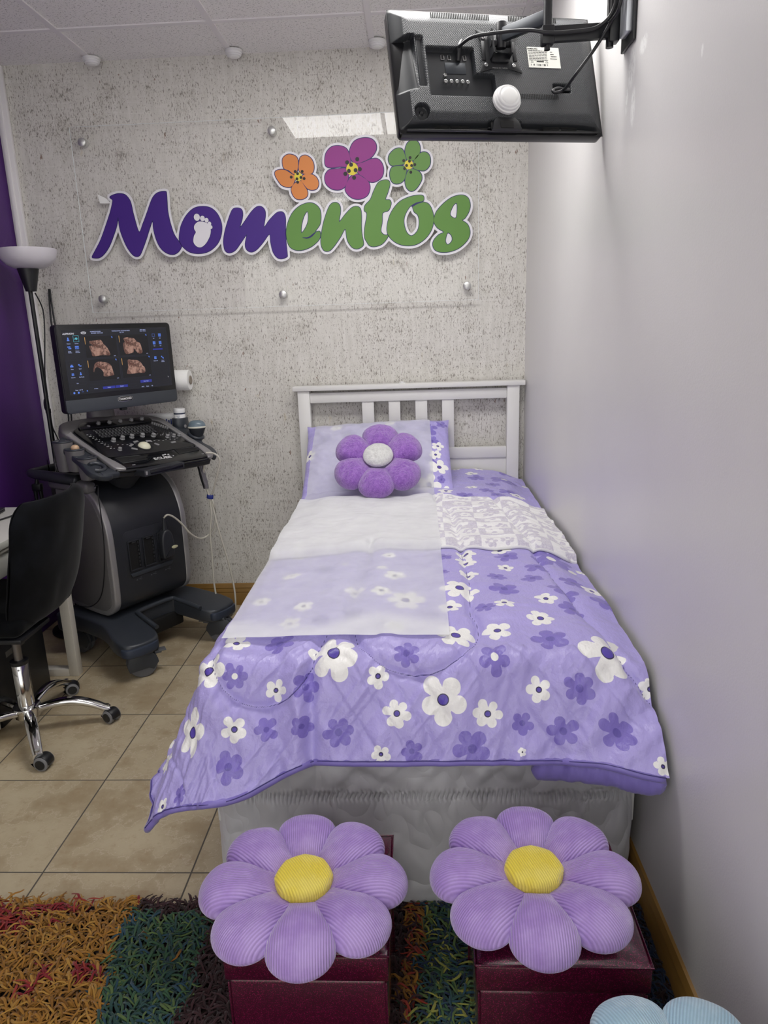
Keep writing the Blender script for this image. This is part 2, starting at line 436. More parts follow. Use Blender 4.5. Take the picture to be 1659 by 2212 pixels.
def cf_base(p, q):
    """p<.03 hangs over the left side, q>CF_Q1 hangs over the foot"""
    a = np.maximum(.03-p, 0); b = np.maximum(q-CF_Q1, 0)
    r = np.hypot(a, b)+1e-9
    th = np.radians(86-26*sstep(0, .10, b)+3*sstep(.03, .2, p)-20*sstep(.7, .985, p)*sstep(0, .02, b))
    R = .055
    aa = np.minimum(r, R*th)
    ho = R*np.sin(aa/R)+np.maximum(r-R*th, 0)*np.cos(th)
    dr = R*(1-np.cos(aa/R))+np.maximum(r-R*th, 0)*np.sin(th)
    X = CF_X0+np.maximum(p, .03)-ho*a/r
    Y = CF_Y0-np.minimum(q, CF_Q1)-ho*b/r
    puff = .010*sstep(.7,.1,q)+.028*(1-np.abs((np.clip(p, 0, 1)-.5)/.56)**3)*sstep(2.05, 1.7, q)
    wallz = -.035*sstep(.84, .985, p)
    Z = .662+puff+wallz-dr
    return X, Y, Z
def seg_dist(p, q, pts):
    d = np.full(np.shape(p), 9.0)
    for (x0, y0), (x1, y1) in zip(pts[:-1], pts[1:]):
        dx, dy = x1-x0, y1-y0
        t = np.clip(((p-x0)*dx+(q-y0)*dy)/(dx*dx+dy*dy), 0, 1)
        d = np.minimum(d, np.hypot(p-x0-t*dx, q-y0-t*dy))
    return d
def arc(cx, cy, rx, ry, a0, a1, n=14):
    return [(cx+rx*math.cos(math.radians(a0+(a1-a0)*i/n)), cy+ry*math.sin(math.radians(a0+(a1-a0)*i/n))) for i in range(n+1)]
CF_SEAMS = [[(.60, .75), (.62, 1.5)]+arc(.47, 1.80, .15, .17, -25, 155)+[(.30, 1.70)],
            arc(.12, 1.90, .12, .13, 200, 20)+[(.26, 1.80)],
            [(.78, .55), (.83, 1.1), (.88, 1.6), (.94, 1.93), (.985, 2.0)],
            [(.33, 1.2), (.30, 1.70)], [(.5, .3), (.56, .7), (.60, .75)]]
def cf_disp(p, q):
    b = np.maximum(q-CF_Q1, 0)
    d = .008*vnoise(p*7, q*7, 3)+.004*vnoise(p*17, q*15, 5)
    foot = sstep(-.12, .08, q-CF_Q1)
    # tension wrinkles running down the foot drop and to the corners
    u = p*.75+q*.62; v = -p*.62+q*.75
    d = d+foot*(.0055*vnoise(u*26, v*6, 9)+.0040*vnoise((p-q*.5)*36, (q+p*.5)*8, 11)+.0018*vnoise(u*80, v*24, 4)+.0015*vnoise((p+q*.3)*75, (q-p*.3)*20, 17))
    rg = lambda n: np.maximum(1-np.abs(n)*2.6, 0)**2
    d = d+foot*(.0065*rg(vnoise(u*11+3, v*3.2, 31))*(.4+.6*vnoise(p*5, q*5, 33)**2)-.0055*rg(vnoise((p-q*.7)*15, (q+p*.7)*3.5, 35))+.0035*rg(vnoise((p+q*.8)*19, (q-p*.8)*4, 37)))
    d = d+(1-foot)*(.0014*vnoise(p*30, q*55, 12))
    # sharp fold at the left third of the foot
    xc = .232-.10*(b/.25)*0
    d = d+sstep(.0, .06, b)*(-.020*np.exp(-((p-xc)/.016)**2)+.014*np.exp(-((p-xc+.035)/.028)**2))
    d = d-.004*sstep(.05, .2, b)*np.exp(-((p-.55-.5*b)/.02)**2)
    s = np.full(np.shape(p), 9.0)
    for pts in CF_SEAMS: s = np.minimum(s, seg_dist(p, q, pts))
    d = d-.011*np.exp(-(s/.011)**2)+.006*np.exp(-((s-.05)/.05)**2)
    return d, s
def cf_surf(p, q, off=0.0):
    """p, q 2-D arrays (rows along q)"""
    X, Y, Z = cf_base(p, q)
    P = np.stack([X, Y, Z], -1)
    e = 1e-3
    Pp = np.stack(cf_base(p+e, q), -1)-P; Pq = np.stack(cf_base(p, q+e), -1)-P
    N = np.cross(Pq, Pp); N /= np.linalg.norm(N, axis=-1, keepdims=True)+1e-12
    d, s = cf_disp(p, q)
    P = P+N*(d+off)[..., None]
    P[..., 0] = np.minimum(P[..., 0], 1.779)
    return P, s
CF_W = [(0.046,1.861,0.033),(0.283,1.918,0.061),(-0.002,1.946,0.042),(0.153,1.994,0.025),(0.384,1.967,0.027),(0.425,2.044,0.032),(0.527,2.016,0.055),(-0.076,2.06,0.057),(0.064,2.076,0.031),(-0.214,2.048,0.032),(-0.191,2.184,0.022),(0.389,2.13,0.022),(-0.206,1.993,0.015),(0.563,1.85,0.049),(0.662,1.829,0.038),(0.893,1.916,0.061),(0.738,1.998,0.029),(0.624,2.047,0.033),(0.695,2.127,0.01),(0.975,2.135,0.021),(0.985,1.966,0.023),(0.774,1.765,0.037),(0.695,1.688,0.029),(0.557,1.694,0.033),(0.807,1.649,0.031),(0.588,1.596,0.052),(0.621,1.455,0.031),(0.965,1.487,0.034),(0.736,1.384,0.027),(0.621,1.353,0.035),(0.626,1.289,0.036),(0.736,1.24,0.036),(0.985,1.299,0.026),(0.109,1.441,0.03),(0.104,1.224,0.033),(0.26,1.369,0.013),(0.372,1.415,0.019),(0.389,1.304,0.023),(0.412,1.479,0.033),(0.379,1.596,0.032),(0.305,1.571,0.029),(0.443,1.645,0.052),(0.181,1.686,0.029),(0.16,1.775,0.029),(0.42,1.823,0.028),(0.056,1.62,0.027),(0.669,0.0,0.022),(0.774,0.0,0.029),(0.736,0.098,0.035),(0.715,0.368,0.03),(0.601,0.46,0.035),(0.573,0.531,0.042),(0.898,0.456,0.035),(0.982,0.164,0.026),(0.005,0.574,0.023)]
CF_K = [(0.15,1.864,0.039),(0.061,1.963,0.029,1),(0.221,1.988,0.032),(0.135,2.077,0.027),(0.295,2.084,0.036),(0.214,2.07,0.026),(0.053,2.155,0.037),(-0.122,2.187,0.024),(-0.282,2.126,0.021),(0.456,2.124,0.026),(0.448,1.918,0.032),(0.644,1.933,0.037,1),(0.779,1.866,0.043),(0.825,1.997,0.036),(0.7,2.068,0.027),(0.784,2.084,0.035),(0.896,2.079,0.04),(0.588,2.12,0.042),(0.868,1.693,0.04),(0.644,1.706,0.027),(0.71,1.568,0.043),(0.865,1.582,0.042),(0.7,1.473,0.03),(0.799,1.486,0.035),(0.916,1.47,0.039),(0.98,1.592,0.049),(0.748,1.298,0.04),(0.827,1.401,0.039),(0.891,1.272,0.065,1),(0.557,1.329,0.028),(0.552,1.458,0.019),(0.201,1.408,0.033),(0.311,1.737,0.03),(0.507,1.734,0.028),(0.234,1.776,0.025),(0.753,0.187,0.042),(0.876,0.191,0.067,1),(0.812,0.295,0.037),(0.774,0.436,0.035),(0.868,0.425,0.043),(0.68,0.506,0.042),(0.906,0.0,0.049),(0.812,0.501,0.033),(-0.018,0.351,0.024)]
# ================================================================ bed
t = thing('bed', 'white painted wooden bed with slatted headboard standing against the grey wallpaper', 'bed', (1.25, -1.0, 0))
def hb(x0, z0, x1, z1, y0, y1, bev=.004): return MB().box2((x0, y0, z0), (x1, y1, z1), bev)
part('headboard_cap', hb(.694, 1.096, 1.783, 1.118, -.082, -.016, .003), M_whitewood, t)
part('headboard_post', hb(.714, 0, .772, 1.096, -.072, -.026), M_whitewood, t)
part('headboard_post', hb(1.700, 0, 1.758, 1.096, -.072, -.026), M_whitewood, t)
part('top_rail', hb(.772, 1.037, 1.700, 1.085, -.062, -.034), M_whitewood, t)
for a, b in ((1.017, 1.074), (1.143, 1.199), (1.270, 1.327), (1.396, 1.453)):
    part('slat', hb(a, .80, b, 1.038, -.056, -.038, .003), M_whitewood, t)
part('lower_rail', hb(.772, .755, 1.700, .808, -.062, -.034), M_whitewood, t)
part('lower_panel', hb(.772, .30, 1.700, .755, -.054, -.042, .002), M_whitewood, t)
part('side_rail', hb(.765, .22, .79, .34, -1.98, -.07), M_whitewood, t)
part('side_rail', hb(1.745, .22, 1.77, .34, -1.98, -.07), M_whitewood, t)
for x in (.81, 1.72): part('leg', hb(x-.025, 0, x+.025, .24, -1.95, -1.90), M_whitewood, t)
part('mattress', hb(.800, .34, 1.765, .645, -1.955, -.085, .04), M_whitewood, t)
mb = MB().box2((1.196, -.075, 1.118), (1.226, -.045, 1.122), .0015)
mb.cyl((1.211, -.06, 1.121), (1.211, -.06, 1.128), .009, n=20, bev=.002)
o = part('sensor_button', mb, M_white); tag(o, 'tiny clear plastic button on top of the headboard cap', 'button')

# ---------------- printed flowers as distance fields (pattern of the cloth)
def flower_sdf(p, q, cx, cy, r, n=5, rot=0.0, seed=0):
    x = p-cx; y = q-cy; d = np.full(p.shape, 9.0); rnd = random.Random(seed)
    for k in range(n):
        a = rot+2*math.pi*k/n+rnd.uniform(-.12, .12); L = r*rnd.uniform(.90, 1.06); w = r*(.36 if n == 5 else .31)*rnd.uniform(.92, 1.08)
        ca, sa = math.cos(a), math.sin(a); u = x*ca+y*sa; v = -x*sa+y*ca
        h = L-w; tt = np.clip(u/h, 0, 1); rad = w*(.30+.70*tt**.8)
        d = np.minimum(d, np.hypot(u-h*tt, v)-rad)
    return d, np.hypot(x, y)-r*.235
def print_fields(p, q, W, K):
    w = np.full(p.shape, .05); k = w.copy(); c = w.copy(); kc = w.copy(); cw = w.copy()
    for i, f in enumerate(W):
        m = (np.abs(p-f[0]) < f[2]*1.4+.03) & (np.abs(q-f[1]) < f[2]*1.4+.03)
        if not m.any(): continue
        d, e = flower_sdf(p[m], q[m], f[0], f[1], f[2], 6 if i % 4 == 1 else 5, i*1.3, i)
        w[m] = np.minimum(w[m], d); c[m] = np.minimum(c[m], e)
    for i, f in enumerate(K):
        m = (np.abs(p-f[0]) < f[2]*1.4+.03) & (np.abs(q-f[1]) < f[2]*1.4+.03)
        if not m.any(): continue
        d, e = flower_sdf(p[m], q[m], f[0], f[1], f[2], 6 if i % 3 == 1 else 5, i*1.7+.4, i+300)
        k[m] = np.minimum(k[m], d)
        if len(f) > 3: cw[m] = np.minimum(cw[m], e)
        else: kc[m] = np.minimum(kc[m], e)
    return dict(fw=w.ravel(), fk=k.ravel(), fc=c.ravel(), fkc=kc.ravel(), fcw=cw.ravel())
def mat_print(name, base, dark, darker, centre, white='#f2f1ee', rough=.42):
    t = NT(name)
    def on(a, e=.0006): return t.ramp(t.attr(a), e, -e)
    c = t.mix(t.noise(30, 3), srgb(base), tuple(min(1, x*1.05) for x in srgb(base)[:3])+(1,))
    c = t.mix(on('fk'), c, srgb(dark)); c = t.mix(on('fkc'), c, srgb(darker)); c = t.mix(on('fw'), c, srgb(white))
    c = t.mix(on('fcw'), c, srgb(white))
    cc = t.mix(t.ramp(t.attr('fc'), -.0028, -.0016), srgb(centre), srgb('#3a3550'))
    c = t.mix(on('fc'), c, cc)
    sm = t.attr('seam')
    c = t.mix(t.ramp(sm, .0016, .0007), c, srgb('#4d4582'))
    t.p(col=c, rough=rough, sheen=.12, sheenr=.4, spec=.4)
    h = t.math('ADD', t.math('MULTIPLY', t.noise(1.0, 4, .6, t.coord((26, 11, 22))), 1.0), t.math('MULTIPLY', t.noise(75, 3, .6), .22))
    t.bump(h, .5, .014)
    return t.m
M_comf = mat_print('lavender daisy print cotton', '#ada3dc', '#8476c4', '#6c5fae', '#5a4aa8', rough=.36)
M_rev = simple('plain violet cotton', '#7f72bb', .5, 0, 12, .06, 120, .001, sheen=.25)
M_seamk = simple('dark violet stitching', '#43397a', .6, 0, 50, .1)

np_p = np.linspace(-CF_LA, CF_P1, 330); np_q = np.concatenate([np.linspace(0, 1, 250, endpoint=False)*.78, np.linspace(.78, 1, 190)])
PP = np.tile(np_p, (len(np_q), 1)); QQ = np_q[:, None]*(CF_Q1+cf_lb(PP))
CFS, seam = cf_surf(PP, QQ)
co = thing('comforter', 'lavender comforter with white and violet daisies spread over the bed', 'comforter', (1.25, -1.2, .3), group=None)
mb = MB().grid(CFS, flip=True, seam=seam.ravel(), **print_fields(PP, QQ, CF_W, CF_K))
part('cover', mb, M_comf, co, 180)
# rolled edge along the left side and the foot, with a stitched seam line on it
edge = [CFS[j, 0] for j in range(0, CFS.shape[0], 4)]+[CFS[-1, i] for i in range(0, CFS.shape[1], 3)]
ctr = Vector((1.25, -1.1, .75)); E2 = []; E3 = []
for i, e in enumerate(edge):
    v = Vector(e); n = Vector((v.x-1.25, v.y+.9, 0)); n.x = n.x if abs(n.x) > .40 else 0; n.normalize()
    wob = float(vnoise(np.array(i*.11), np.array(0.5), 2))
    q_ = v+Vector((0, 0, -.0050-.0030*wob))-n*.005
    q_.x = min(q_.x, 1.768); E2.append(tuple(q_)); s_ = v+n*.002+Vector((0, 0, .001)); s_.x = min(s_.x, 1.778); E3.append(tuple(s_))
part('rolled_hem', MB().tube(E2, .0088, 10, 1), M_rev, co, 180, 'plain violet reverse of the hem')
part('seam', MB().tube(E3, .0011, 6, 1), M_seamk, co, 180)
# right end of the foot hem turned under and showing the plain reverse
def turn_band():
    nx, na = 90, 20; rows = []
    for a in range(na):
        th = 2*math.pi*a/na; row = []
        for i in range(nx):
            u = i/(nx-1); X = 1.512+.262*u
            k = int(np.argmin(np.abs(CFS[-1, :, 0]-X))); yh, zh = CFS[-1, k, 1], CFS[-1, k, 2]
            ends = min(1.0, (1-abs(2*u-1))*9+.12)**.5
            hgt = (.036-.012*u**3)*(ends if u < .5 else ends); th_ = .017*ends
            w = .0035*float(vnoise(np.array(u*16), np.array(th), 4))*(.3+u)
            cy = yh+.028-.010*u; cz = zh-.030+.016*max(0, u-.72)
            row.append((min(X+.004*math.sin(th)*(0 if u > .5 else 1), 1.777), cy-(th_+w)*math.cos(th), cz+(hgt+w)*math.sin(th)))
        rows.append(row)
    mb = MB().grid(np.array(rows), cv=True, flip=True)
    n = nx
    mb.add([rows[a][0] for a in range(na)], [tuple(range(na))]); mb.add([rows[a][-1] for a in range(na)], [tuple(range(na))])
    return mb
part('turned_under_corner', turn_band(), M_rev, co, 60, 'plain violet reverse turned under')

# ---------------- bed skirt
def mat_skirt():
    t = NT('grey satin bed skirt cloth')
    t.p(col=t.mix(t.noise(8, 3), srgb('#c2c1c4'), srgb('#cdccd0')), rough=.42, sheen=.3, sheenr=.4)
    n1 = t.noise(1.0, 1, .4, t.coord((13, 12, 8), (0, .6, 0))); n2 = t.noise(1.0, 1, .4, t.coord((15, 12, 9), (0, -.7, 0)))
    h = t.math('ADD', t.math('ABSOLUTE', t.math('SUBTRACT', n1, .5)), t.math('ABSOLUTE', t.math('SUBTRACT', n2, .5)))
    t.bump(h, .55, .05); return t.m
M_skirt = mat_skirt()
def skirt():
    nz, nx = 110, 1000
    path = [(.775, -.10)]+[(.768, -.3-.2*i) for i in range(8)]+[(.762, -1.93)]+[(.775, -1.985), (.82, -2.0)]+[(.9+.1*i, -2.003) for i in range(8)]+[(1.70, -2.0), (1.752, -1.99), (1.766, -1.95), (1.768, -1.80)]
    P = np.array([tuple(v) for v in smooth_path([(a, b, 0) for a, b in path], 24)])[:, :2]
    s = np.concatenate([[0], np.cumsum(np.hypot(*np.diff(P, axis=0).T))]); u = np.linspace(0, s[-1], nx)
    # denser along the foot
    wgt = np.interp(u, s, np.where(P[:, 1] < -1.9, 1.0, .35)); cu = np.cumsum(wgt); cu = (cu-cu[0])/(cu[-1]-cu[0]); uu = np.interp(np.linspace(0, 1, nx), cu, u)
    X = np.interp(uu, s, P[:, 0]); Y = np.interp(uu, s, P[:, 1])
    tx = np.gradient(X, uu); ty = np.gradient(Y, uu); L = np.hypot(tx, ty); nxv, nyv = ty/L, -tx/L
    rows = []
    for j in range(nz):
        v = j/(nz-1)
        hem = .020+.016*vnoise(uu*4.2, uu*0, 5)-.012
        hem = np.maximum(hem, .004)
        z = .47*(1-v)+hem*v
        g = np.exp(-((z-.305)/.013)**2); below = sstep(.31, .0, z); above = sstep(.29, .40, z)
        d = .010*below-.004*g
        d = d+g*.0045*np.sin(uu*2*math.pi/.011+3*vnoise(uu*9, z*90, 6))+.004*np.exp(-((z-.318)/.006)**2)*vnoise(uu*70, z*30, 3)
        d = d+below*(.017*vnoise(uu*7.5, z*1.2, 1)+.009*vnoise(uu*19+z*5, z*5, 2)+.004*vnoise(uu*33-z*12, z*14, 21))+np.exp(-((z-.26)/.05)**2)*.004*vnoise(uu*46, z*10, 8)
        d = d+above*(.008*vnoise(uu*13+z*22, z*11, 7)+.005*vnoise(uu*30-z*30, z*14, 9))
        d = d+.0028*vnoise(uu*30+z*18, z*24-uu*12, 10)*below
        rows.append(np.stack([np.minimum(X+nxv*d, 1.777), Y+nyv*d, z], -1))
    return MB().grid(np.array(rows), flip=True)
o = part('bed_skirt', skirt(), M_skirt, None, 180); tag(o, 'grey gathered satin bed skirt hanging to the floor around the bed', 'bed skirt')

# ---------------- pillow leaning on the headboard
PW_C = Vector((1.095, -.290, .800)); PW_E = Vector((1, .0, .03)).normalized()
PW_U = Vector((0, .83, .56)).normalized(); PW_N = PW_E.cross(PW_U).normalized(); PW_U = PW_N.cross(PW_E)
def pillow_h(u, v, T=.062):
    return T*np.maximum(1-np.abs(u)**2.6, 0)**.55*np.maximum(1-np.abs(v)**2.6, 0)**.55
def pillow_pt(u, v, side):
    hw, hh = .335, .245
    x = hw*u*(1-.05*(1-np.abs(v)**2)*0)*(1-.045*(1-u*u)*0-.03*np.abs(v)**0*(1-np.abs(v)**3)*np.abs(u)**8); y = hh*v*(1-.04*(1-np.abs(u)**3)*np.abs(v)**8)
    n = pillow_h(u, v)*side+.004*vnoise(u*5, v*5, 3)+.0025*vnoise(u*13+v*5, v*11, 5)
    return np.array(PW_C)+x[..., None]*np.array(PW_E)+y[..., None]*np.array(PW_U)+n[..., None]*np.array(PW_N)
U, V = np.meshgrid(np.linspace(-1, 1, 150), np.linspace(-1, 1, 110))
cw_ = [(.275, .03, .03), (.262, -.03, .03), (.275, -.10, .045), (.225, -.20, .052), (.30, -.23, .03), (-.19, .19, .03), (.06, .20, .028), (-.31, .02, .035), (-.08, -.1, .04)]
ck_ = [(.235, .14, .05), (.25, .06, .03), (.30, .19, .03), (.24, -.06, .032), (-.24, .1, .04), (-.13, .12, .04), (.10, .15, .04), (.16, .08, .04), (.28, -.17, .02)]
pf = print_fields(U*.335, V*.245, cw_, ck_)
mb = MB().grid(pillow_pt(U, V, 1), seam=np.full(U.size, .1), **pf)
mb.grid(pillow_pt(U, V, -1), flip=True, seam=np.full(U.size, .1), **pf)
o = part('pillow', mb, M_comf, None, 180); tag(o, 'lavender daisy print pillow leaning on the white headboard', 'pillow')

# ---------------- fleece throw folded across the bed
def cf_z(X, Y):
    p = np.asarray(X)-CF_X0; q = CF_Y0-np.asarray(Y)
    X_, Y_, Z_ = cf_base(np.maximum(p, .031), np.minimum(q, CF_Q1)); d, s = cf_disp(p, q)
    return Z_+d
def mat_throw():
    t = NT('lavender checked fleece')
    c = t.mix(t.ramp(t.attr('chk'), -.0012, .0012), srgb('#efeeef'), srgb('#c8c2d2'))
    c = t.mix(t.ramp(t.noise(160, 3), .35, .7), c, t.mix(.35, c, srgb('#ffffff')))
    t.p(col=c, rough=.9, sheen=.5, sheenr=.6)
    t.bump(t.math('ADD', t.noise(330, 3, .7), t.noise(55, 3)), .4, .004); return t.m
M_throw = mat_throw()
def throw():
    # the two rims are not parallel to the bed: near rim y -1.30, far rim y -.68
    nx, ny = 250, 170
    xs = np.linspace(.800, 1.772, nx); vs_ = np.linspace(0, 1, ny)
    X = np.tile(xs, (ny, 1)); V = np.tile(vs_[:, None], (1, nx))
    Yf = -.645-.03*sstep(1.4, 1.77, X)+.006*vnoise(X*6, X*0, 4); Yn = -1.300+.015*sstep(1.5, 1.77, X)+.007*vnoise(X*5, X*0, 7)
    Y = Yf*(1-V)+Yn*V
    b = sstep(0, .03, V)*sstep(1, .97, V)
    wr = .0035*vnoise(X*4, Y*26, 3)+.003*vnoise(X*9+Y*4, Y*50, 5)
    Z = cf_z(X, Y)+.006+(.014+wr)*b+.010*sstep(1.66, 1.75, X)*sstep(.6, .95, V)*b
    a = (X-.80)/.1135+.10*vnoise(Y*5, X*0, 2); r = -(Y+.64)/.083+.14*vnoise(X*5, Y*4, 8)
    ia = np.floor(a); ir = np.floor(r); sg = np.where((ia+ir) % 2 == 0, 1.0, -1.0)
    da = (.5-np.abs(a-ia-.5))*.1135; db = (.5-np.abs(r-ir-.5))*.083
    ch = sg*np.minimum(da, db)
    # a daisy of the other colour in every check
    for i in range(int(ia.min()), int(ia.max())+1):
        for j in range(int(ir.min()), int(ir.max())+1):
            m = (ia == i) & (ir == j)
            if not m.any(): continue
            rnd = random.Random(i*31+j); u = (a[m]-i-.5)*.1135; w = (r[m]-j-.5)*.083
            s2 = 1.0 if (i+j) % 2 == 0 else -1.0; v_ = ch[m]
            for kx, ky, rr in ([(rnd.uniform(-.012, .012), rnd.uniform(-.005, .005), .034)] if rnd.random() < .5 else [(-.026, rnd.uniform(-.015, .015), .022), (.026, rnd.uniform(-.015, .012), .024)]):
                d, e = flower_sdf(u, w, kx, ky, rr, 6, rnd.uniform(0, 3), i*7+j)
                d = np.maximum(d, -(e-.002)); v_ = np.where(s2 > 0, np.minimum(v_, d), np.maximum(v_, -d))
            ch[m] = v_
    top = np.stack([X, Y, Z], -1)
    mb = MB().grid(top, chk=ch.ravel(), flip=True)
    # underside and rims
    rim = [top[0, i] for i in range(nx)]+[top[j, -1] for j in range(1, ny)]+[top[-1, i] for i in range(nx-2, -1, -1)]+[top[j, 0] for j in range(ny-2, 0, -1)]
    low = [(p[0], p[1], p[2]-.006) for p in rim]
    mb.grid(np.array([rim+[rim[0]], low+[low[0]]]), chk=np.full(2*(len(rim)+1), -.01))
    return mb, top
mb, THR = throw()
tw = thing('fleece_throw', 'folded white and lavender checked fleece throw lying across the bed', 'blanket', (1.286, -.98, .66))
part('cloth', mb, M_throw, tw, 180)
bind = [THR[-1, i]+np.array((0, -.002, -.001)) for i in range(0, 246, 3)]
part('binding', MB().tube([tuple(p) for p in bind], .005, 8, 1), M_white, tw, 180, 'white piped edge')
def thr_z(X, Y):
    return np.interp
# ---------------- exam table paper from the pillow to the foot of the bed
def mat_paper():
    t = NT('thin white examination paper')
    b = t.b; b.inputs['Base Color'].default_value = (.90, .91, .92, 1); b.inputs['Roughness'].default_value = .75
    tp = t.n('BsdfTransparent'); mx = t.n('MixShader'); tl = t.n('BsdfTranslucent'); tl.inputs[0].default_value = (.92, .93, .95, 1); m2 = t.n('MixShader')
    m2.inputs[0].default_value = .22
    t.l(b.outputs[0], m2.inputs[1]); t.l(tl.outputs[0], m2.inputs[2])
    f = t.math('ADD', t.math('MULTIPLY', t.ramp(t.attr('lift'), 0, 1), -.36), t.math('ADD', .44, t.math('MULTIPLY', t.math('SUBTRACT', t.noise(14, 4), .5), .22)))
    f = t.math('MAXIMUM', f, .05)
    t.l(f, mx.inputs[0]); t.l(m2.outputs[0], mx.inputs[1]); t.l(tp.outputs[0], mx.inputs[2]); t.l(mx.outputs[0], t.out.inputs[0])
    t.bump(t.noise(1.0, 4, .6, t.coord((10, 7, 8), (0, 0, .6))), .15, .008)
    return t.m
M_paper = mat_paper()
def paper():
    nx, ny = 130, 380
    v = np.linspace(0, 1, ny); u = np.linspace(0, 1, nx)
    # profile in (y, z-mode): pillow part then the flat part
    X = np.zeros((ny, nx)); Y = X.copy(); Z = X.copy(); lift = X.copy()
    npil = 110
    XL0 = np.interp(np.linspace(0, 1, ny), [0, .25, 1], [.800, .795, .800]); XR0 = np.interp(np.linspace(0, 1, ny), [0, .25, 1], [1.335, 1.342, 1.338])
    for j in range(ny):
        x = XL0[j]*(1-u)+XR0[j]*u
        if j < npil:
            k = j/(npil-1)
            vv = .99-1.90*k; uu = (x-PW_C.x)/.335
            P = pillow_pt(np.clip(uu, -.985, .985), np.full(nx, vv), 1)
            off = .004+.010*max(0, k-.75)/.25
            X[j] = x; Y[j] = P[:, 1]+PW_N.y*off; Z[j] = P[:, 2]+PW_N.z*off
        else:
            k = (j-npil)/(ny-1-npil)
            y0 = Y[npil-1]; y = y0+(-1.925-.012*u-y0)*k
            zc = np.maximum(cf_base(np.maximum(x-CF_X0, .031), np.minimum(CF_Y0-y, CF_Q1))[2]+.009, cf_z(x, y)+.003)
            tt = (y < -.645) & (y > -1.315)
            zt = cf_z(x, y)+.032
            s_ = sstep(-.615, -.665, y)*sstep(-1.345, -1.295, y)
            z = zc*(1-s_)+zt*s_
            bl = sstep(0, .10, k); z = z*bl+Z[npil-1]*(1-bl)
            X[j] = x; Y[j] = y; Z[j] = np.maximum(z, zc)
            lf = sstep(-1.80, -1.90, y+.035*vnoise(x*7, y*0, 3)+.02*np.sin(x*14)); lift[j] = lf*.75+.55*s_
            Z[j] += .004*sstep(-1.75, -1.92, y)+.0012*vnoise(x*12, y*12, 3)
    return MB().grid(np.stack([X, Y, Z], -1), flip=True, lift=lift.ravel())
o = part('exam_paper', paper(), M_paper, None, 180); tag(o, 'long sheet of thin white examination paper running from the pillow down the bed', 'paper')
# ================================================================ flower cushions
def mat_cord(name, col, hi):
    t = NT(name)
    s = t.math('SINE', t.math('MULTIPLY', t.attr('rib'), 2*math.pi/.0043))
    s = t.math('MULTIPLY_ADD', s, .5, .5)
    nap = t.ramp(t.noise(11, 4, .6), .38, .66)
    c = t.mix(nap, srgb(col), srgb(hi))
    c = t.mix(t.math('MULTIPLY', t.math('SUBTRACT', 1.0, s), .42), c, tuple(x*.62 for x in srgb(col)[:3])+(1,))
    t.p(col=c, rough=.85, sheen=.55, sheenr=.35, spec=.25)
    t.bump(t.math('ADD', s, t.math('MULTIPLY', t.noise(420, 2), .25)), .55, .0022)
    return t.m
def petal_w(s, wi, mx=.64):
    up = wi+(1-wi)*sstep(-.05, mx, s)
    dn = np.sqrt(np.maximum(1-((s-mx)/(1-mx))**2, 0))
    return np.where(s < mx, up, dn)
def petal_mesh(mb, M, r0, r1, wmax, T, wi=.36, na=52, nr=16, sag=0.0, seed=0, bot=.7, fuzz=0.0, mx=.64):
    s = (1-np.cos(np.linspace(0, math.pi, na//2+1)))/2
    w = petal_w(s, wi, mx)*wmax
    w[0] = wi*wmax*.6
    x = r0+(r1-r0)*s
    ox = np.concatenate([x, x[::-1][1:-1]]); oy = np.concatenate([-w, w[::-1][1:-1]])
    cx = r0+(r1-r0)*.58
    def sheet(sd):
        rho = np.sin(np.linspace(0, math.pi/2, nr))
        Xr = cx+np.outer(rho, ox-cx); Yr = np.outer(rho, oy)
        Zr = sd*T*(1-rho[:, None]**2.6)**.5*np.ones_like(Xr)
        ta = sstep(r0-.02, r0+.45*(r1-r0), Xr); Zr = Zr*(.45+.55*ta)
        Zr = Zr+sd*.0035*vnoise(Xr*22+seed*3.1, Yr*30, seed)*(1-rho[:, None]**4)
        if fuzz: Zr = Zr+(1-rho[:, None]**6)*sd*fuzz*(vnoise(Xr*210+seed, Yr*210, 2)+vnoise(Xr*90, Yr*120+seed, 3))
        Zr = Zr-sag*np.maximum(Xr-r0, 0)**2
        return Xr, Yr, Zr
    for sd in (1, -1):
        X, Y, Z = sheet(sd if sd > 0 else -bot)
        sw = .60+.40*(wi+(1-wi)*sstep(-.05, mx, (X-r0)/(r1-r0)))
        rib = Y/sw
        P = np.stack([X, Y, Z], -1); P = np.concatenate([P, P[:, :1]], 1); rib = np.concatenate([rib, rib[:, :1]], 1)
        sh = P.shape
        Pw = P.reshape(-1, 3); Mm = np.array(M); Pw = Pw@Mm[:3, :3].T+Mm[:3, 3]
        mb.grid(Pw.reshape(sh), flip=(sd < 0), rib=rib.ravel())
    return mb
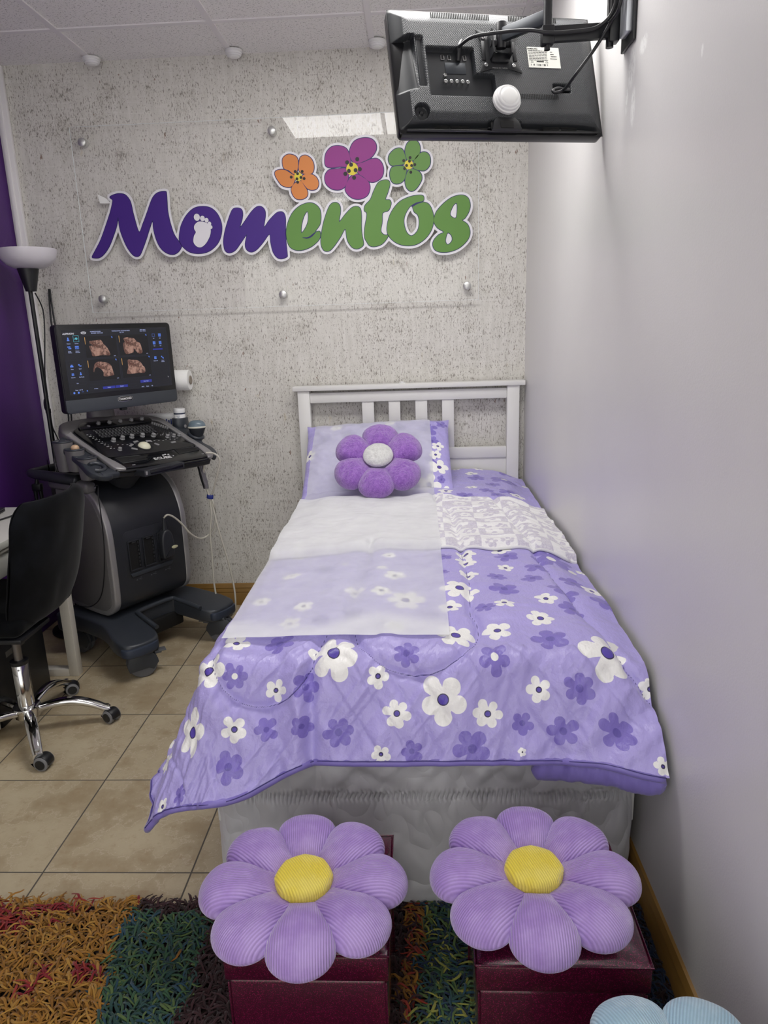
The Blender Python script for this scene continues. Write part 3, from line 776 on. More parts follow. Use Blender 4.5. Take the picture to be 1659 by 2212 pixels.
def flower_cushion(name, label, group, c, tiltx, tilty, rot, mats, n=8, r0=.043, r1=.190, wmax=.0585, T=.036, cr=.0535, angs=None, lens=None):
    M0 = tr(*c)@Matrix.Rotation(tiltx, 4, 'X')@Matrix.Rotation(tilty, 4, 'Y')
    t = thing(name, label, 'cushion', (c[0], c[1], c[2]-.04), 0, group)
    for k in range(n):
        a = rot+2*math.pi*k/n+(angs[k] if angs else 0)
        M = M0@rz(a)
        part('petal', petal_mesh(MB(), M, r0, r1*(lens[k] if lens else 1), wmax, T*(1+.06*math.sin(k*2.3)), seed=k+1, sag=.35, wi=.44, mx=.66), mats[0], t, 180)
    # eight sided padded centre
    ng, nr = 64, 12; rows = []; rb = []
    for j in range(nr):
        rho = math.sin(math.pi/2*j/(nr-1)); row = []; rr = []
        for i in range(ng+1):
            a = 2*math.pi*i/ng; k = (a+math.pi/8) % (math.pi/4)-math.pi/8
            R = cr*rho*(.93/math.cos(k)*.5+.5*.985)
            x, y = R*math.cos(a), R*math.sin(a)
            z = T*.72+.005*(1-rho**3)**.7-.006*max(rho-.9, 0)/.1
            row.append(tuple(M0@rz(rot+math.pi/8)@Vector((x, y, z)))); rr.append(x*math.cos(-rot)-y*math.sin(-rot))
        rows.append(row); rb.append(rr)
    rows.append([tuple(M0@rz(rot+math.pi/8)@Vector((*((M0@rz(rot+math.pi/8)).inverted()@Vector(p))  .xy, -.004))) for p in rows[-1]]); rb.append(list(rb[-1]))
    part('centre_pad', MB().grid(np.array(rows), rib=np.array(rb).ravel()), mats[1], t, 50)
    return t
M_cord = mat_cord('lilac corduroy plush', '#a688cc', '#bda4de'); M_cordy = mat_cord('yellow corduroy plush', '#ecd64c', '#f3e272'); M_cordb = mat_cord('pale blue corduroy plush', '#a6c6d8', '#c3dbe6')

# ---------------- glitter ottomans
def mat_glitter():
    t = NT('burgundy glitter vinyl')
    v = t.n('TexVoronoi'); v.inputs['Scale'].default_value = 900; t.l(t.coord(), v.inputs['Vector'])
    sp = t.n('SeparateColor'); t.l(v.outputs['Color'], sp.inputs[0])
    k = t.math('GREATER_THAN', sp.outputs[0], .80)
    c = t.mix(t.math('MULTIPLY', k, t.ramp(sp.outputs[1], 0, 1, .15, .9)), srgb('#3c041f'), srgb('#b0306a'))
    nb = t.n('Bump'); nb.inputs['Strength'].default_value = .25; nb.inputs['Distance'].default_value = .0006; t.l(sp.outputs[2], nb.inputs['Height'])
    t.l(nb.outputs[0], t.b.inputs['Normal'])
    t.p(col=c, rough=.30, metal=t.math('MULTIPLY', k, .5), coat=1.0, coatr=.08)
    return t.m
M_glit = mat_glitter()
def ottoman(x0, x1, y0, y1, label, rot=0.0):
    cx, cy = (x0+x1)/2, (y0+y1)/2; w, d = x1-x0, y1-y0
    t = thing('ottoman', label, 'ottoman', (cx, cy, 0), rot, 'glitter storage ottomans')
    M = tr(cx, cy, 0)@rz(rot)
    mb = MB(M).box2((-w/2+.006, -d/2+.006, .018), (w/2-.006, d/2-.006, .268), .006)
    for s_ in ((-1, -1), (1, -1), (-1, 1), (1, 1)):
        x, y = s_[0]*(w/2-.006), s_[1]*(d/2-.006); mb.box((x, y, .145), (.004, .004, .24), .0015)
    part('body', mb, M_glit, t)
    # padded lid: flat sides with a piped top seam and a puffed cushion on it
    mb = MB(M).box2((-w/2, -d/2, .272), (w/2, d/2, .328), .005)
    U, V = np.meshgrid(np.linspace(-1, 1, 60), np.linspace(-1, 1, 60))
    Z = .326+.027*((1-np.abs(U)**3.2)*(1-np.abs(V)**3.2))**.55+.0012*vnoise(U*4+x0*9, V*4, 3)
    mb.grid(np.stack([U*(w/2-.001), V*(d/2-.001), Z], -1))
    rim = [(-w/2, -d/2, .328), (w/2, -d/2, .328), (w/2, d/2, .328), (-w/2, d/2, .328), (-w/2, -d/2, .328)]
    mb.tube(rim, .0022, 6, 1)
    part('lid', mb, M_glit, t)
    for s_ in ((-1, -1), (1, -1), (-1, 1), (1, 1)):
        part('foot', MB(M).cyl((s_[0]*(w/2-.04), s_[1]*(d/2-.04), 0), (s_[0]*(w/2-.04), s_[1]*(d/2-.04), .02), .014, n=14), M_black, t)
    return t
ottoman(.910, 1.203, -2.470, -2.165, 'burgundy glitter ottoman at the left foot of the bed, under the left lilac cushion')
ottoman(1.354, 1.651, -2.488, -2.185, 'burgundy glitter ottoman beside the white wall, under the right lilac cushion', -.012)
ottoman(1.44, 1.735, -3.03, -2.73, 'burgundy glitter ottoman nearest the viewer, under the pale blue cushion', .02)
flower_cushion('flower_cushion', 'lilac corduroy flower cushion with yellow centre on the left ottoman', 'corduroy flower cushions', (1.049, -2.392, .405), 0.0, .02, math.radians(6), (M_cord, M_cordy))
flower_cushion('flower_cushion', 'lilac corduroy flower cushion with yellow centre on the right ottoman beside the wall', 'corduroy flower cushions', (1.467, -2.372, .408), .0, -.01, math.radians(-2), (M_cord, M_cordy))
flower_cushion('flower_cushion', 'pale blue corduroy flower cushion cut off at the lower right corner', 'corduroy flower cushions', (1.603, -2.786, .405), 0, 0, math.radians(20), (M_cordb, M_cordy), lens=[.96]*8)

# ---------------- purple plush flower pillow
def mat_fur(name, col, hi, lo):
    t = NT(name)
    f = t.noise(60, 5, .7); g = t.noise(240, 4, .7)
    c = t.mix(t.ramp(f, .3, .7), srgb(lo), srgb(col)); c = t.mix(t.math('MULTIPLY', t.ramp(g, .5, .75), .55), c, srgb(hi))
    t.p(col=c, rough=.95, sheen=.7, sheenr=.5, spec=.1)
    t.bump(t.math('ADD', t.math('MULTIPLY', f, .8), t.math('MULTIPLY', g, .5)), .8, .008); return t.m
M_fur = mat_fur('purple faux fur', '#a672cd', '#c8a4e6', '#8652b4'); M_furw = mat_fur('white faux fur', '#eeeeec', '#ffffff', '#d2d2d0')
def plush():
    c = Vector((1.114, -.566, .848)); ti = math.radians(37)
    M0 = tr(*c)@Matrix.Rotation(ti, 4, 'X')
    t = thing('plush_flower', 'fluffy purple plush flower with white centre resting against the pillow', 'plush cushion', (c.x, c.y-.12, c.z-.13))
    for k, (a, L, W) in enumerate(((88, 1.0, 1.05), (150, 1.0, .98), (212, 1.0, 1.02), (267, .98, 1.0), (322, 1.0, 1.02), (31, 1.0, 1.02))):
        M = M0@rz(math.radians(a))
        part('petal', petal_mesh(MB(), M, .045,   .196*L, .073*W, .050, wi=.62, na=96, nr=44, seed=k+11, fuzz=.0011, mx=.62, sag=.4), M_fur, t, 180)
    rows = []
    for j in range(30):
        rho = math.sin(math.pi/2*j/29); row = []
        for i in range(73):
            a = 2*math.pi*i/72; R = .062*rho
            z = .030+.032*math.sqrt(max(1-rho**2.2, 0))+.0012*float(vnoise(np.array(R*math.cos(a)*120), np.array(R*math.sin(a)*120), 5))
            row.append(tuple(M0@Vector((R*math.cos(a), R*math.sin(a), z))))
        rows.append(row)
    part('centre', MB().grid(np.array(rows)), M_furw, t, 180, 'white fluffy centre')
plush()

# ---------------- shaggy rug
def mat_rug():
    t = NT('shaggy yarn'); at = t.n('Attribute', attribute_name='yarn'); 
    rp = t.n('ValToRGB'); rp.color_ramp.interpolation = 'CONSTANT'
    cols = ['#986a28', '#7f5620', '#a87e38', '#7c1e26', '#93362a', '#2a4744', '#37573e', '#284656', '#556a3c', '#3a2226', '#2a181a', '#8e8e42', '#222f48']
    el = rp.color_ramp.elements
    while len(el) > 1: el.remove(el[-1])
    el[0].position = 0; el[0].color = srgb(cols[0])
    for i, c in enumerate(cols[1:]): e = el.new((i+1)/len(cols)); e.color = srgb(c)
    t.l(at.outputs['Fac'], rp.inputs[0])
    c = t.mix(t.math('MULTIPLY', t.noise(300, 2), .5), rp.outputs[0], t.mix(.45, rp.outputs[0], srgb('#000000')))
    t.p(col=c, rough=.85, sheen=.3, spec=.2); return t.m, len(cols)
M_rug, NRUG = mat_rug()
M_rugback = simple('dark woven rug backing', '#2a1c18', .9, 0, 80, .3)
def rug():
    X0, X1, Y0, Y1 = -.62, 1.775, -3.15, -2.005
    X0 = XL+.02
    t = thing('shaggy_rug', 'multicoloured shaggy rug in gold, red and teal on the tiles before the bed', 'rug', ((X0+X1)/2, (Y0+Y1)/2, 0))
    part('backing', MB().box2((X0+.02, Y0, 0.0005), (X1-.04, Y1-.02, .010), .003), M_rugback, t)
    rng = np.random.default_rng(5); N = 30000
    x = rng.uniform(X0+.02, X1-.002, N); y = Y1-.012-(Y1-.012-(-2.80))*rng.random(N)
    # sparse outside what can be seen
    keep = (x > -.12); x = x[keep]; y = y[keep]; N = len(x)
    n1 = vnoise(x*7, y*9, 3); n2 = vnoise(x*24+y*9, y*22, 8); rnd = rng.random(N)
    def zone():
        z = np.zeros(N, int)
        gold = np.choose((rnd*4).astype(int), [0, 0, 1, 2])
        red = np.where(rnd < .75, 3, 4)
        teal = np.choose((rnd*6).astype(int), [5, 5, 6, 7, 6, 8]); dark = np.where(rnd < .55, 9, 10)
        blue = np.choose((rnd*6).astype(int), [12, 7, 6, 11, 8, 5]); orange = np.choose((rnd*4).astype(int), [4, 0, 9, 1])
        d = -2.0-y
        xt = np.interp(d, [0, .04, .10, .16, .24], [.560, .562, .566, .570, .585])+.022*n1
        xd = np.interp(d, [0, .04, .15, .19, .24], [.73, .735, .755, .755, .755])+.02*n1+.012*n2
        z = np.where(x < xt, gold, np.where(x < xd, teal, dark))
        rs = (x < xt) & (((n2+.55*n1 > .42) | ((x < .42) & (np.abs(d-.060+.10*(x-.2)) < .016+.012*n1)) | ((x < .52) & (n2 > .30) & (d < .11))) & (d < .30)); z = np.where(rs, red, z)
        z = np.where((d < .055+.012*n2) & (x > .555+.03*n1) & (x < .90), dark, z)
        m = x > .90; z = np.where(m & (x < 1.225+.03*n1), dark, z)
        z = np.where(m & (x >= 1.205+.02*n1) & (x < 1.262+.03*n2), orange, z)
        z = np.where((x >= 1.262+.03*n2), blue, z)
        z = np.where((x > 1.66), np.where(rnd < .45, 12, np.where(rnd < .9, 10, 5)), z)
        z = np.where(rng.random(N) < .006, rng.integers(0, 12, N), z)
        return z
    zc = zone()
    az = rng.uniform(0, 2*math.pi, N); az = np.where(rng.random(N) < .6, -.9+.8*vnoise(x*5, y*5, 1)+rng.normal(0, .55, N), az)
    L = rng.uniform(.030, .052, N); w = rng.uniform(.0019, .0034, N); z0 = rng.uniform(.008, .024, N); lift = rng.uniform(.002, .013, N); z0 = z0+np.where(x > 1.66, .010, 0)
    dx, dy = np.cos(az), np.sin(az); K = 5; V = []
    bend = rng.normal(0, .6, N)
    for k in range(K):
        u = k/(K-1); ca = np.cos(az+bend*u); sa = np.sin(az+bend*u)
        px = x+L*(u-.3)*ca; py = np.minimum(y+L*(u-.3)*sa, -2.0+.010*rng.random(N)); pz = z0+lift*np.sin(math.pi*min(u*1.15, 1))*1.0+.004*u
        px = np.minimum(px, X1+.001)
        ww = w*(1-.55*u**3); nx, ny = -sa*ww, ca*ww
        for sgn, dz in ((-1, 0), (0, .9), (1, 0)):
            V.append(np.stack([px+nx*sgn, py+ny*sgn, pz+dz*ww*(1 if sgn == 0 else 0)], -1))
    V = np.stack(V, 1)
    base = np.arange(N)*(K*3); fs = []
    for k in range(K-1):
        for c in range(2):
            a = base+k*3+c; fs.append(np.stack([a, a+1, a+4, a+3], -1))
    fs = np.concatenate(fs)
    mb = MB(); mb.v = [V.reshape(-1, 3)]; mb.n = N*K*3; mb.f = fs.tolist(); mb.mi = [0]*len(fs)
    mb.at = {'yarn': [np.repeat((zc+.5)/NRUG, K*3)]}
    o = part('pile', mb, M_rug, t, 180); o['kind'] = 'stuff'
rug()
SIGN = {
'M': [(-0.085,1.984),(-0.06,1.994),(-0.037,1.996),(-0.014,1.99),(0.002,1.97),(0.008,1.949),(0.014,1.902),(0.03,1.831),(0.054,1.868),(0.077,1.911),(0.104,1.964),(0.124,1.987),(0.146,1.996),(0.169,1.997),(0.174,1.991),(0.173,1.956),(0.172,1.913),(0.178,1.864),(0.191,1.814),(0.216,1.774),(0.218,1.76),(0.2,1.739),(0.176,1.73),(0.147,1.738),(0.122,1.761),(0.106,1.8),(0.099,1.845),(0.099,1.88),(0.078,1.84),(0.058,1.797),(0.035,1.753),(0.02,1.731),(0.002,1.728),(-0.015,1.741),(-0.035,1.775),(-0.052,1.828),(-0.057,1.861),(-0.058,1.898),(-0.07,1.862),(-0.088,1.824),(-0.116,1.775),(-0.144,1.743),(-0.17,1.728),(-0.197,1.729),(-0.199,1.736),(-0.181,1.761),(-0.151,1.804),(-0.119,1.864),(-0.09,1.923),(-0.075,1.963),(-0.075,1.973)],
'o1': [(0.214,1.807),(0.227,1.851),(0.255,1.893),(0.293,1.922),(0.335,1.928),(0.372,1.919),(0.399,1.891),(0.412,1.849),(0.406,1.806),(0.385,1.768),(0.346,1.739),(0.301,1.73),(0.257,1.737),(0.227,1.76),(0.214,1.785)],
'foot': [(0.289,1.851),(0.308,1.865),(0.337,1.862),(0.357,1.849),(0.361,1.824),(0.352,1.797),(0.332,1.77),(0.309,1.756),(0.289,1.761),(0.277,1.78),(0.282,1.805),(0.292,1.821),(0.286,1.835)],
'toes': [(0.303,1.884),(0.328,1.878),(0.346,1.87),(0.358,1.855),(0.363,1.84)],
'm': [(0.416,1.784),(0.428,1.827),(0.451,1.881),(0.468,1.91),(0.486,1.916),(0.506,1.911),(0.512,1.894),(0.507,1.868),(0.493,1.831),(0.522,1.862),(0.551,1.896),(0.576,1.916),(0.597,1.918),(0.612,1.904),(0.614,1.88),(0.604,1.83),(0.63,1.858),(0.662,1.886),(0.682,1.893),(0.697,1.888),(0.704,1.866),(0.701,1.817),(0.7,1.762),(0.702,1.713),(0.699,1.701),(0.675,1.694),(0.654,1.701),(0.638,1.726),(0.631,1.765),(0.627,1.801),(0.594,1.766),(0.563,1.737),(0.538,1.728),(0.518,1.739),(0.514,1.764),(0.524,1.804),(0.494,1.77),(0.465,1.738),(0.437,1.728),(0.42,1.737),(0.415,1.759)],
'e': [(0.704,1.795),(0.712,1.839),(0.736,1.884),(0.769,1.912),(0.808,1.925),(0.839,1.92),(0.861,1.898),(0.865,1.865),(0.858,1.833),(0.836,1.804),(0.856,1.804),(0.858,1.784),(0.845,1.763),(0.811,1.739),(0.77,1.727),(0.735,1.731),(0.712,1.751)],
'eh': [(0.773,1.801),(0.775,1.831),(0.787,1.868),(0.803,1.89),(0.809,1.878),(0.805,1.846),(0.79,1.817)],
'eslit': [(0.776,1.782),(0.802,1.782),(0.83,1.799),(0.841,1.804),(0.82,1.783),(0.796,1.775)],
'n': [(0.86,1.746),(0.862,1.784),(0.875,1.838),(0.896,1.891),(0.914,1.917),(0.935,1.922),(0.951,1.911),(0.954,1.884),(0.946,1.841),(0.976,1.872),(1.006,1.898),(1.029,1.902),(1.044,1.891),(1.047,1.859),(1.045,1.816),(1.047,1.778),(1.052,1.745),(1.042,1.731),(1.021,1.724),(0.998,1.733),(0.979,1.764),(0.972,1.81),(0.948,1.776),(0.917,1.738),(0.895,1.72),(0.872,1.722)],
't': [(1.069,1.749),(1.058,1.772),(1.06,1.81),(1.072,1.868),(1.061,1.885),(1.066,1.906),(1.09,1.929),(1.106,1.963),(1.127,1.996),(1.153,2.006),(1.173,2.003),(1.178,1.987),(1.168,1.955),(1.157,1.927),(1.176,1.923),(1.181,1.907),(1.169,1.881),(1.143,1.871),(1.139,1.834),(1.132,1.796),(1.146,1.779),(1.163,1.776),(1.156,1.76),(1.133,1.739),(1.103,1.731),(1.08,1.735)],
'o2': [(1.16,1.795),(1.165,1.833),(1.183,1.875),(1.219,1.914),(1.265,1.933),(1.305,1.938),(1.325,1.934),(1.327,1.918),(1.321,1.911),(1.347,1.901),(1.363,1.874),(1.37,1.836),(1.359,1.793),(1.33,1.756),(1.289,1.733),(1.243,1.73),(1.202,1.742),(1.171,1.768)],
'o2h': [(1.236,1.83),(1.246,1.867),(1.272,1.898),(1.283,1.871),(1.3,1.855),(1.305,1.822),(1.296,1.79),(1.27,1.77),(1.247,1.787)],
'o2slit': [(1.272,1.897),(1.293,1.908),(1.321,1.912),(1.324,1.909),(1.298,1.902),(1.276,1.891)],
's': [(1.371,1.836),(1.383,1.868),(1.418,1.903),(1.458,1.926),(1.498,1.931),(1.523,1.918),(1.532,1.889),(1.526,1.862),(1.509,1.836),(1.497,1.827),(1.52,1.809),(1.531,1.776),(1.52,1.744),(1.485,1.713),(1.445,1.698),(1.404,1.696),(1.375,1.706),(1.364,1.728),(1.37,1.749),(1.391,1.77),(1.414,1.781),(1.388,1.798),(1.374,1.817)],
'sh1': [(1.443,1.86),(1.458,1.891),(1.472,1.899),(1.475,1.875),(1.469,1.838),(1.449,1.844)],
'sh2': [(1.425,1.731),(1.421,1.748),(1.431,1.777),(1.448,1.766),(1.451,1.744),(1.436,1.728)],
}
SIGN_FLOWERS = {
'orange': ([[(0.707,2.089),(0.71,2.112),(0.731,2.126),(0.757,2.123),(0.773,2.11),(0.776,2.086),(0.77,2.06),(0.757,2.044),(0.733,2.062),(0.713,2.07)],[(0.78,2.086),(0.787,2.112),(0.808,2.12),(0.83,2.11),(0.843,2.089),(0.844,2.063),(0.832,2.045),(0.798,2.046),(0.781,2.055),(0.777,2.07)],[(0.798,2.042),(0.832,2.042),(0.854,2.028),(0.862,2.004),(0.853,1.983),(0.831,1.978),(0.811,1.985),(0.795,2.004),(0.785,2.02)],[(0.765,2.014),(0.782,2.018),(0.798,1.996),(0.81,1.974),(0.807,1.953),(0.786,1.942),(0.76,1.944),(0.744,1.961),(0.739,1.985),(0.749,2.003)],[(0.672,2.059),(0.69,2.066),(0.716,2.064),(0.743,2.048),(0.763,2.034),(0.756,2.019),(0.743,1.998),(0.723,1.994),(0.697,2.003),(0.681,2.024),(0.671,2.043)]],[(0.773,2.035),(0.761,2.056),(0.792,2.055),(0.742,2.034),(0.799,2.026),(0.769,2.012),(0.771,2.047),(0.767,2.026),(0.785,2.031)]),
'magenta': ([[(0.895,2.094),(0.902,2.125),(0.926,2.148),(0.96,2.152),(0.991,2.14),(1.004,2.113),(1.008,2.082),(0.996,2.067),(0.962,2.068),(0.922,2.066),(0.899,2.073)],[(1.005,2.113),(1.011,2.144),(1.031,2.169),(1.068,2.179),(1.102,2.174),(1.121,2.155),(1.122,2.129),(1.102,2.102),(1.07,2.087),(1.036,2.078),(1.017,2.087)],[(1.036,2.073),(1.065,2.082),(1.099,2.093),(1.127,2.093),(1.146,2.074),(1.152,2.045),(1.142,2.017),(1.113,2.001),(1.087,2.003),(1.062,2.023),(1.04,2.039)],[(1.005,2.025),(1.034,2.034),(1.062,2.02),(1.084,2.001),(1.089,1.974),(1.076,1.946),(1.044,1.933),(1.01,1.938),(0.985,1.96),(0.981,1.984)],[(0.895,2.04),(0.913,2.057),(0.95,2.059),(0.984,2.06),(0.997,2.041),(0.993,2.015),(0.981,1.989),(0.957,1.975),(0.923,1.978),(0.898,1.997),(0.891,2.019)]],[(1.014,2.057),(0.993,2.084),(1.038,2.095),(1.048,2.054),(0.983,2.038),(1.021,2.021),(1.01,2.074),(0.999,2.049),(1.029,2.051)]),
'green': ([[(1.175,2.086),(1.181,2.109),(1.205,2.129),(1.233,2.13),(1.246,2.109),(1.252,2.083),(1.242,2.068),(1.211,2.064),(1.186,2.065)],[(1.249,2.124),(1.261,2.152),(1.284,2.161),(1.306,2.153),(1.315,2.127),(1.308,2.101),(1.285,2.081),(1.26,2.082),(1.252,2.098)],[(1.285,2.076),(1.302,2.099),(1.325,2.112),(1.347,2.107),(1.358,2.086),(1.355,2.058),(1.335,2.039),(1.31,2.04),(1.284,2.05)],[(1.264,2.043),(1.284,2.045),(1.312,2.031),(1.32,2.007),(1.308,1.982),(1.288,1.961),(1.268,1.957),(1.251,1.973),(1.246,2.0),(1.253,2.026)],[(1.182,2.044),(1.197,2.059),(1.234,2.06),(1.253,2.052),(1.25,2.026),(1.241,2.003),(1.221,1.99),(1.195,1.992),(1.181,2.013)]],[(1.264,2.064),(1.27,2.092),(1.242,2.081),(1.29,2.063),(1.245,2.049),(1.272,2.033),(1.267,2.078),(1.254,2.061),(1.276,2.06)]),
}
# ================================================================ acrylic panel on stand-offs
def thin_clear(name, tint=(1, 1, 1), refl=.055, rough=.02):
    t = NT(name); tp = t.n('BsdfTransparent'); tp.inputs[0].default_value = (*tint, 1)
    g = t.n('BsdfGlossy'); g.inputs['Roughness'].default_value = rough; g.inputs[0].default_value = (1, 1, 1, 1)
    lw = t.n('LayerWeight'); lw.inputs[0].default_value = .3; mx = t.n('MixShader')
    nb = t.n('Bump'); nb.inputs['Strength'].default_value = .05; nb.inputs['Distance'].default_value = .01; t.l(t.noise(2.5, 1), nb.inputs['Height']); t.l(nb.outputs[0], g.inputs['Normal'])
    f = t.math('ADD', refl, t.math('MULTIPLY', lw.outputs['Facing'], .02))
    t.l(f, mx.inputs[0]); t.l(tp.outputs[0], mx.inputs[1]); t.l(g.outputs[0], mx.inputs[2]); t.l(mx.outputs[0], t.out.inputs[0]); return t.m
M_acryl = thin_clear('clear acrylic sheet', (.999, .999, .999), .014)
M_stand = simple('satin aluminium stand-off', '#cfcfcd', .38, .75, 120, .06)
M_acedge = simple('frosted acrylic edge', '#dfe4e4', .4, 0, 40, .03)
MW = frame((0, 0, 0), (1, 0, 0), (0, 0, 1), (0, -1, 0))      # local x,y on the wall, z towards the room
def MWz(z): return MW@tr(0, 0, z)
t = thing('acrylic_panel', 'large clear acrylic panel on steel stand-offs across the grey wallpaper', 'sign panel', (.667, -.028, 1.49))
PX0, PX1, PZ0, PZ1 = -.235, 1.570, 1.485, 2.278
part('sheet', MB().box2((PX0, -.0305, PZ0), (PX1, -.0265, PZ1)), M_acryl, t, 0)
mb = MB()
for a, b in (((PX0, PZ0), (PX1, PZ0+.0012)), ((PX0, PZ1-.0012), (PX1, PZ1)), ((PX0, PZ0), (PX0+.0012, PZ1)), ((PX1-.0012, PZ0), (PX1, PZ1))):
    mb.box2((a[0], -.0308, a[1]), (b[0], -.0262, b[1]))
part('polished_edge', mb, M_acedge, t, 0)
for x, z in ((-.183, 2.214), (.667, 2.226), (1.517, 2.226), (-.179, 1.546), (.670, 1.538), (1.518, 1.548)):
    s_ = part('stand_off', MB(MW).lathe([(.0165, 0), (.0175, .001), (.0175, .0262)], tr(x, z, .0006), 28), M_stand, t)
    part('cap', MB(MW).lathe([(.0175, .0306), (.0178, .032), (.0178, .038), (.0165, .0396), (.0001, .0400)], tr(x, z, 0), 32), M_stand, s_, 60)
# ---------------- sign lettering
def sgn(name, c, r=.45): return simple(name, c, r, 0, 8, .04, spec=.35)
M_sback = sgn('white sign board', '#dfdde2'); M_spur = sgn('purple sign vinyl', '#43247f'); M_sgrn = sgn('green sign vinyl', '#5f8a41'); M_sout = sgn('navy outline vinyl', '#2b2a62')
M_sor = sgn('orange sign vinyl', '#cf8040'); M_smag = sgn('magenta sign vinyl', '#8c2a80'); M_syel = sgn('yellow sign vinyl', '#d8c83c'); M_sblk = sgn('black sign vinyl', '#141414')
def sm_(n, k=5): return smooth_poly(SIGN[n], k)
LET = [('M', 'letter_m_capital', M_spur, ['M']), ('o1', 'letter_o', M_spur, ['o1']), ('m', 'letter_m', M_spur, ['m']), ('e', 'letter_e', M_sgrn, ['e', 'eh']), ('n', 'letter_n', M_sgrn, ['n']),
       ('t', 'letter_t', M_sgrn, ['t']), ('o2', 'letter_o', M_sgrn, ['o2', 'o2h']), ('s', 'letter_s', M_sgrn, ['s', 'sh1', 'sh2'])]
toes = [[(x+r*math.cos(a*math.pi/8)*.92, y+r*math.sin(a*math.pi/8)) for a in range(16)] for (x, y), r in zip(SIGN['toes'], (.0150, .0115, .0098, .0085, .0078))]
polyL = {l[0]: [sm_(k) for k in l[3]] for l in LET}
FLP = {k: [smooth_poly(p, 5) for p in v[0]] for k, v in SIGN_FLOWERS.items()}
gx = np.arange(-.235, 1.60, .003); gz = np.arange(1.65, 2.235, .003); GXX, GZZ = np.meshgrid(gx, gz)
FB = np.full(GXX.shape, 9.0)
for k, v in polyL.items():
    FB = np.minimum(FB, poly_sdf(GXX, GZZ, [p for p, q in zip(v, range(99)) if not (k == 'o1' and q > 0)]))
for k, v in FLP.items():
    for p in v: FB = np.minimum(FB, poly_sdf(GXX, GZZ, [p]))
t = thing('wall_sign', 'white-edged sign with purple and green brush lettering and three flowers on the clear panel', 'sign', (.667, -.034, 1.7))
back = [lp for lp in contour(FB, gx, gz, .0125) if len(lp) > 25]
part('backing_board', MB().shape(back, .005, MWz(.0332)), M_sback, t, 30)
def local_contour(polys, lev, h=.0016):
    a = np.concatenate([np.array(p) for p in polys]); x0, z0 = a.min(0)-.02; x1, z1 = a.max(0)+.02
    x = np.arange(x0, x1, h); z = np.arange(z0, z1, h); XX, ZZ = np.meshgrid(x, z)
    return [l for l in contour(poly_sdf(XX, ZZ, polys), x, z, lev) if len(l) > 10]
for key, nm, m, ks in LET:
    o = part(nm, MB().shape(polyL[key], .0010, MWz(.0372)), m, t, 30)
    part('outline', MB().shape(local_contour(polyL[key], .0026), .0008, MWz(.0362)), M_sout, o, 30, 'thin navy outline')
    if key == 'e': part('stroke', MB().shape([sm_('eslit')], .0004, MWz(.0380)), M_sout, o, 30)
    if key == 'o2': part('stroke', MB().shape([sm_('o2slit')], .0004, MWz(.0380)), M_sout, o, 30)
def union_contour(sets, lev):
    a = np.concatenate([np.array(p) for p in sets]); x = np.arange(a[:, 0].min()-.01, a[:, 0].max()+.01, .0008); z = np.arange(a[:, 1].min()-.01, a[:, 1].max()+.01, .0008); XX, ZZ = np.meshgrid(x, z)
    F_ = np.full(XX.shape, 9.0)
    for p in sets: F_ = np.minimum(F_, poly_sdf(XX, ZZ, [p]))
    return [l for l in contour(F_, x, z, lev) if len(l) > 10]
o = part('baby_footprint', MB().shape(union_contour([sm_('foot')]+toes, 0), .0008, MWz(.0390)), M_sback, t, 30, 'white baby footprint inside the first letter o')
part('outline', MB().shape(union_contour([sm_('foot')]+toes, .0018), .0006, MWz(.0382)), M_sout, o, 30)
for key, m, nm in (('orange', M_sor, 'orange_flower'), ('magenta', M_smag, 'magenta_flower'), ('green', M_sgrn, 'green_flower')):
    mb = MB()
    a = np.concatenate([np.array(p) for p in FLP[key]]); x = np.arange(a[:, 0].min()-.02, a[:, 0].max()+.02, .0016); z = np.arange(a[:, 1].min()-.02, a[:, 1].max()+.02, .0016)
    XX, ZZ = np.meshgrid(x, z); F_ = np.full(XX.shape, 9.0)
    for p in FLP[key]: F_ = np.minimum(F_, poly_sdf(XX, ZZ, [p]))
    d = SIGN_FLOWERS[key][1]; R = {'orange': .018, 'magenta': .026, 'green': .019}[key]; rd = {'orange': .0062, 'magenta': .0086, 'green': .0062}[key]
    o = part(nm, MB().shape([l for l in contour(F_, x, z, .0032) if len(l) > 10], .0008, MWz(.0362)), M_sout, t, 30, key+' five petalled flower')
    for p in FLP[key]: part('petal', MB().shape([p], .0009, MWz(.0371)), m, o, 30)
    def disc(c, r, n=18): return [(c[0]+r*math.cos(2*math.pi*i/n), c[1]+r*math.sin(2*math.pi*i/n)) for i in range(n)]
    part('flower_centre', MB().shape([disc(d[0], R)], .0008, MWz(.0379)), M_syel, o, 30)
    mb = MB()
    for c in d[1:]: mb.shape([disc(c, rd)], .0006, MWz(.0387))
    part('dots', mb, M_sblk, o, 30)
M_patch = simple('flat whitish patch', '#e9e9e6', .5, 0, 30, .03)  # small whitish four-sided patch on the front of the clear panel
for nm, lab, pts in [('white_patch', 'small flat white patch by the tip of the capital purple letter', [(-.143, 1.999), (-.095, 1.974), (-.088, 1.958), (-.136, 1.960)])]:
    o = part(nm, MB().prism(pts, .0306, .0310, MW), M_patch, None, 0); tag(o, lab, 'tape')

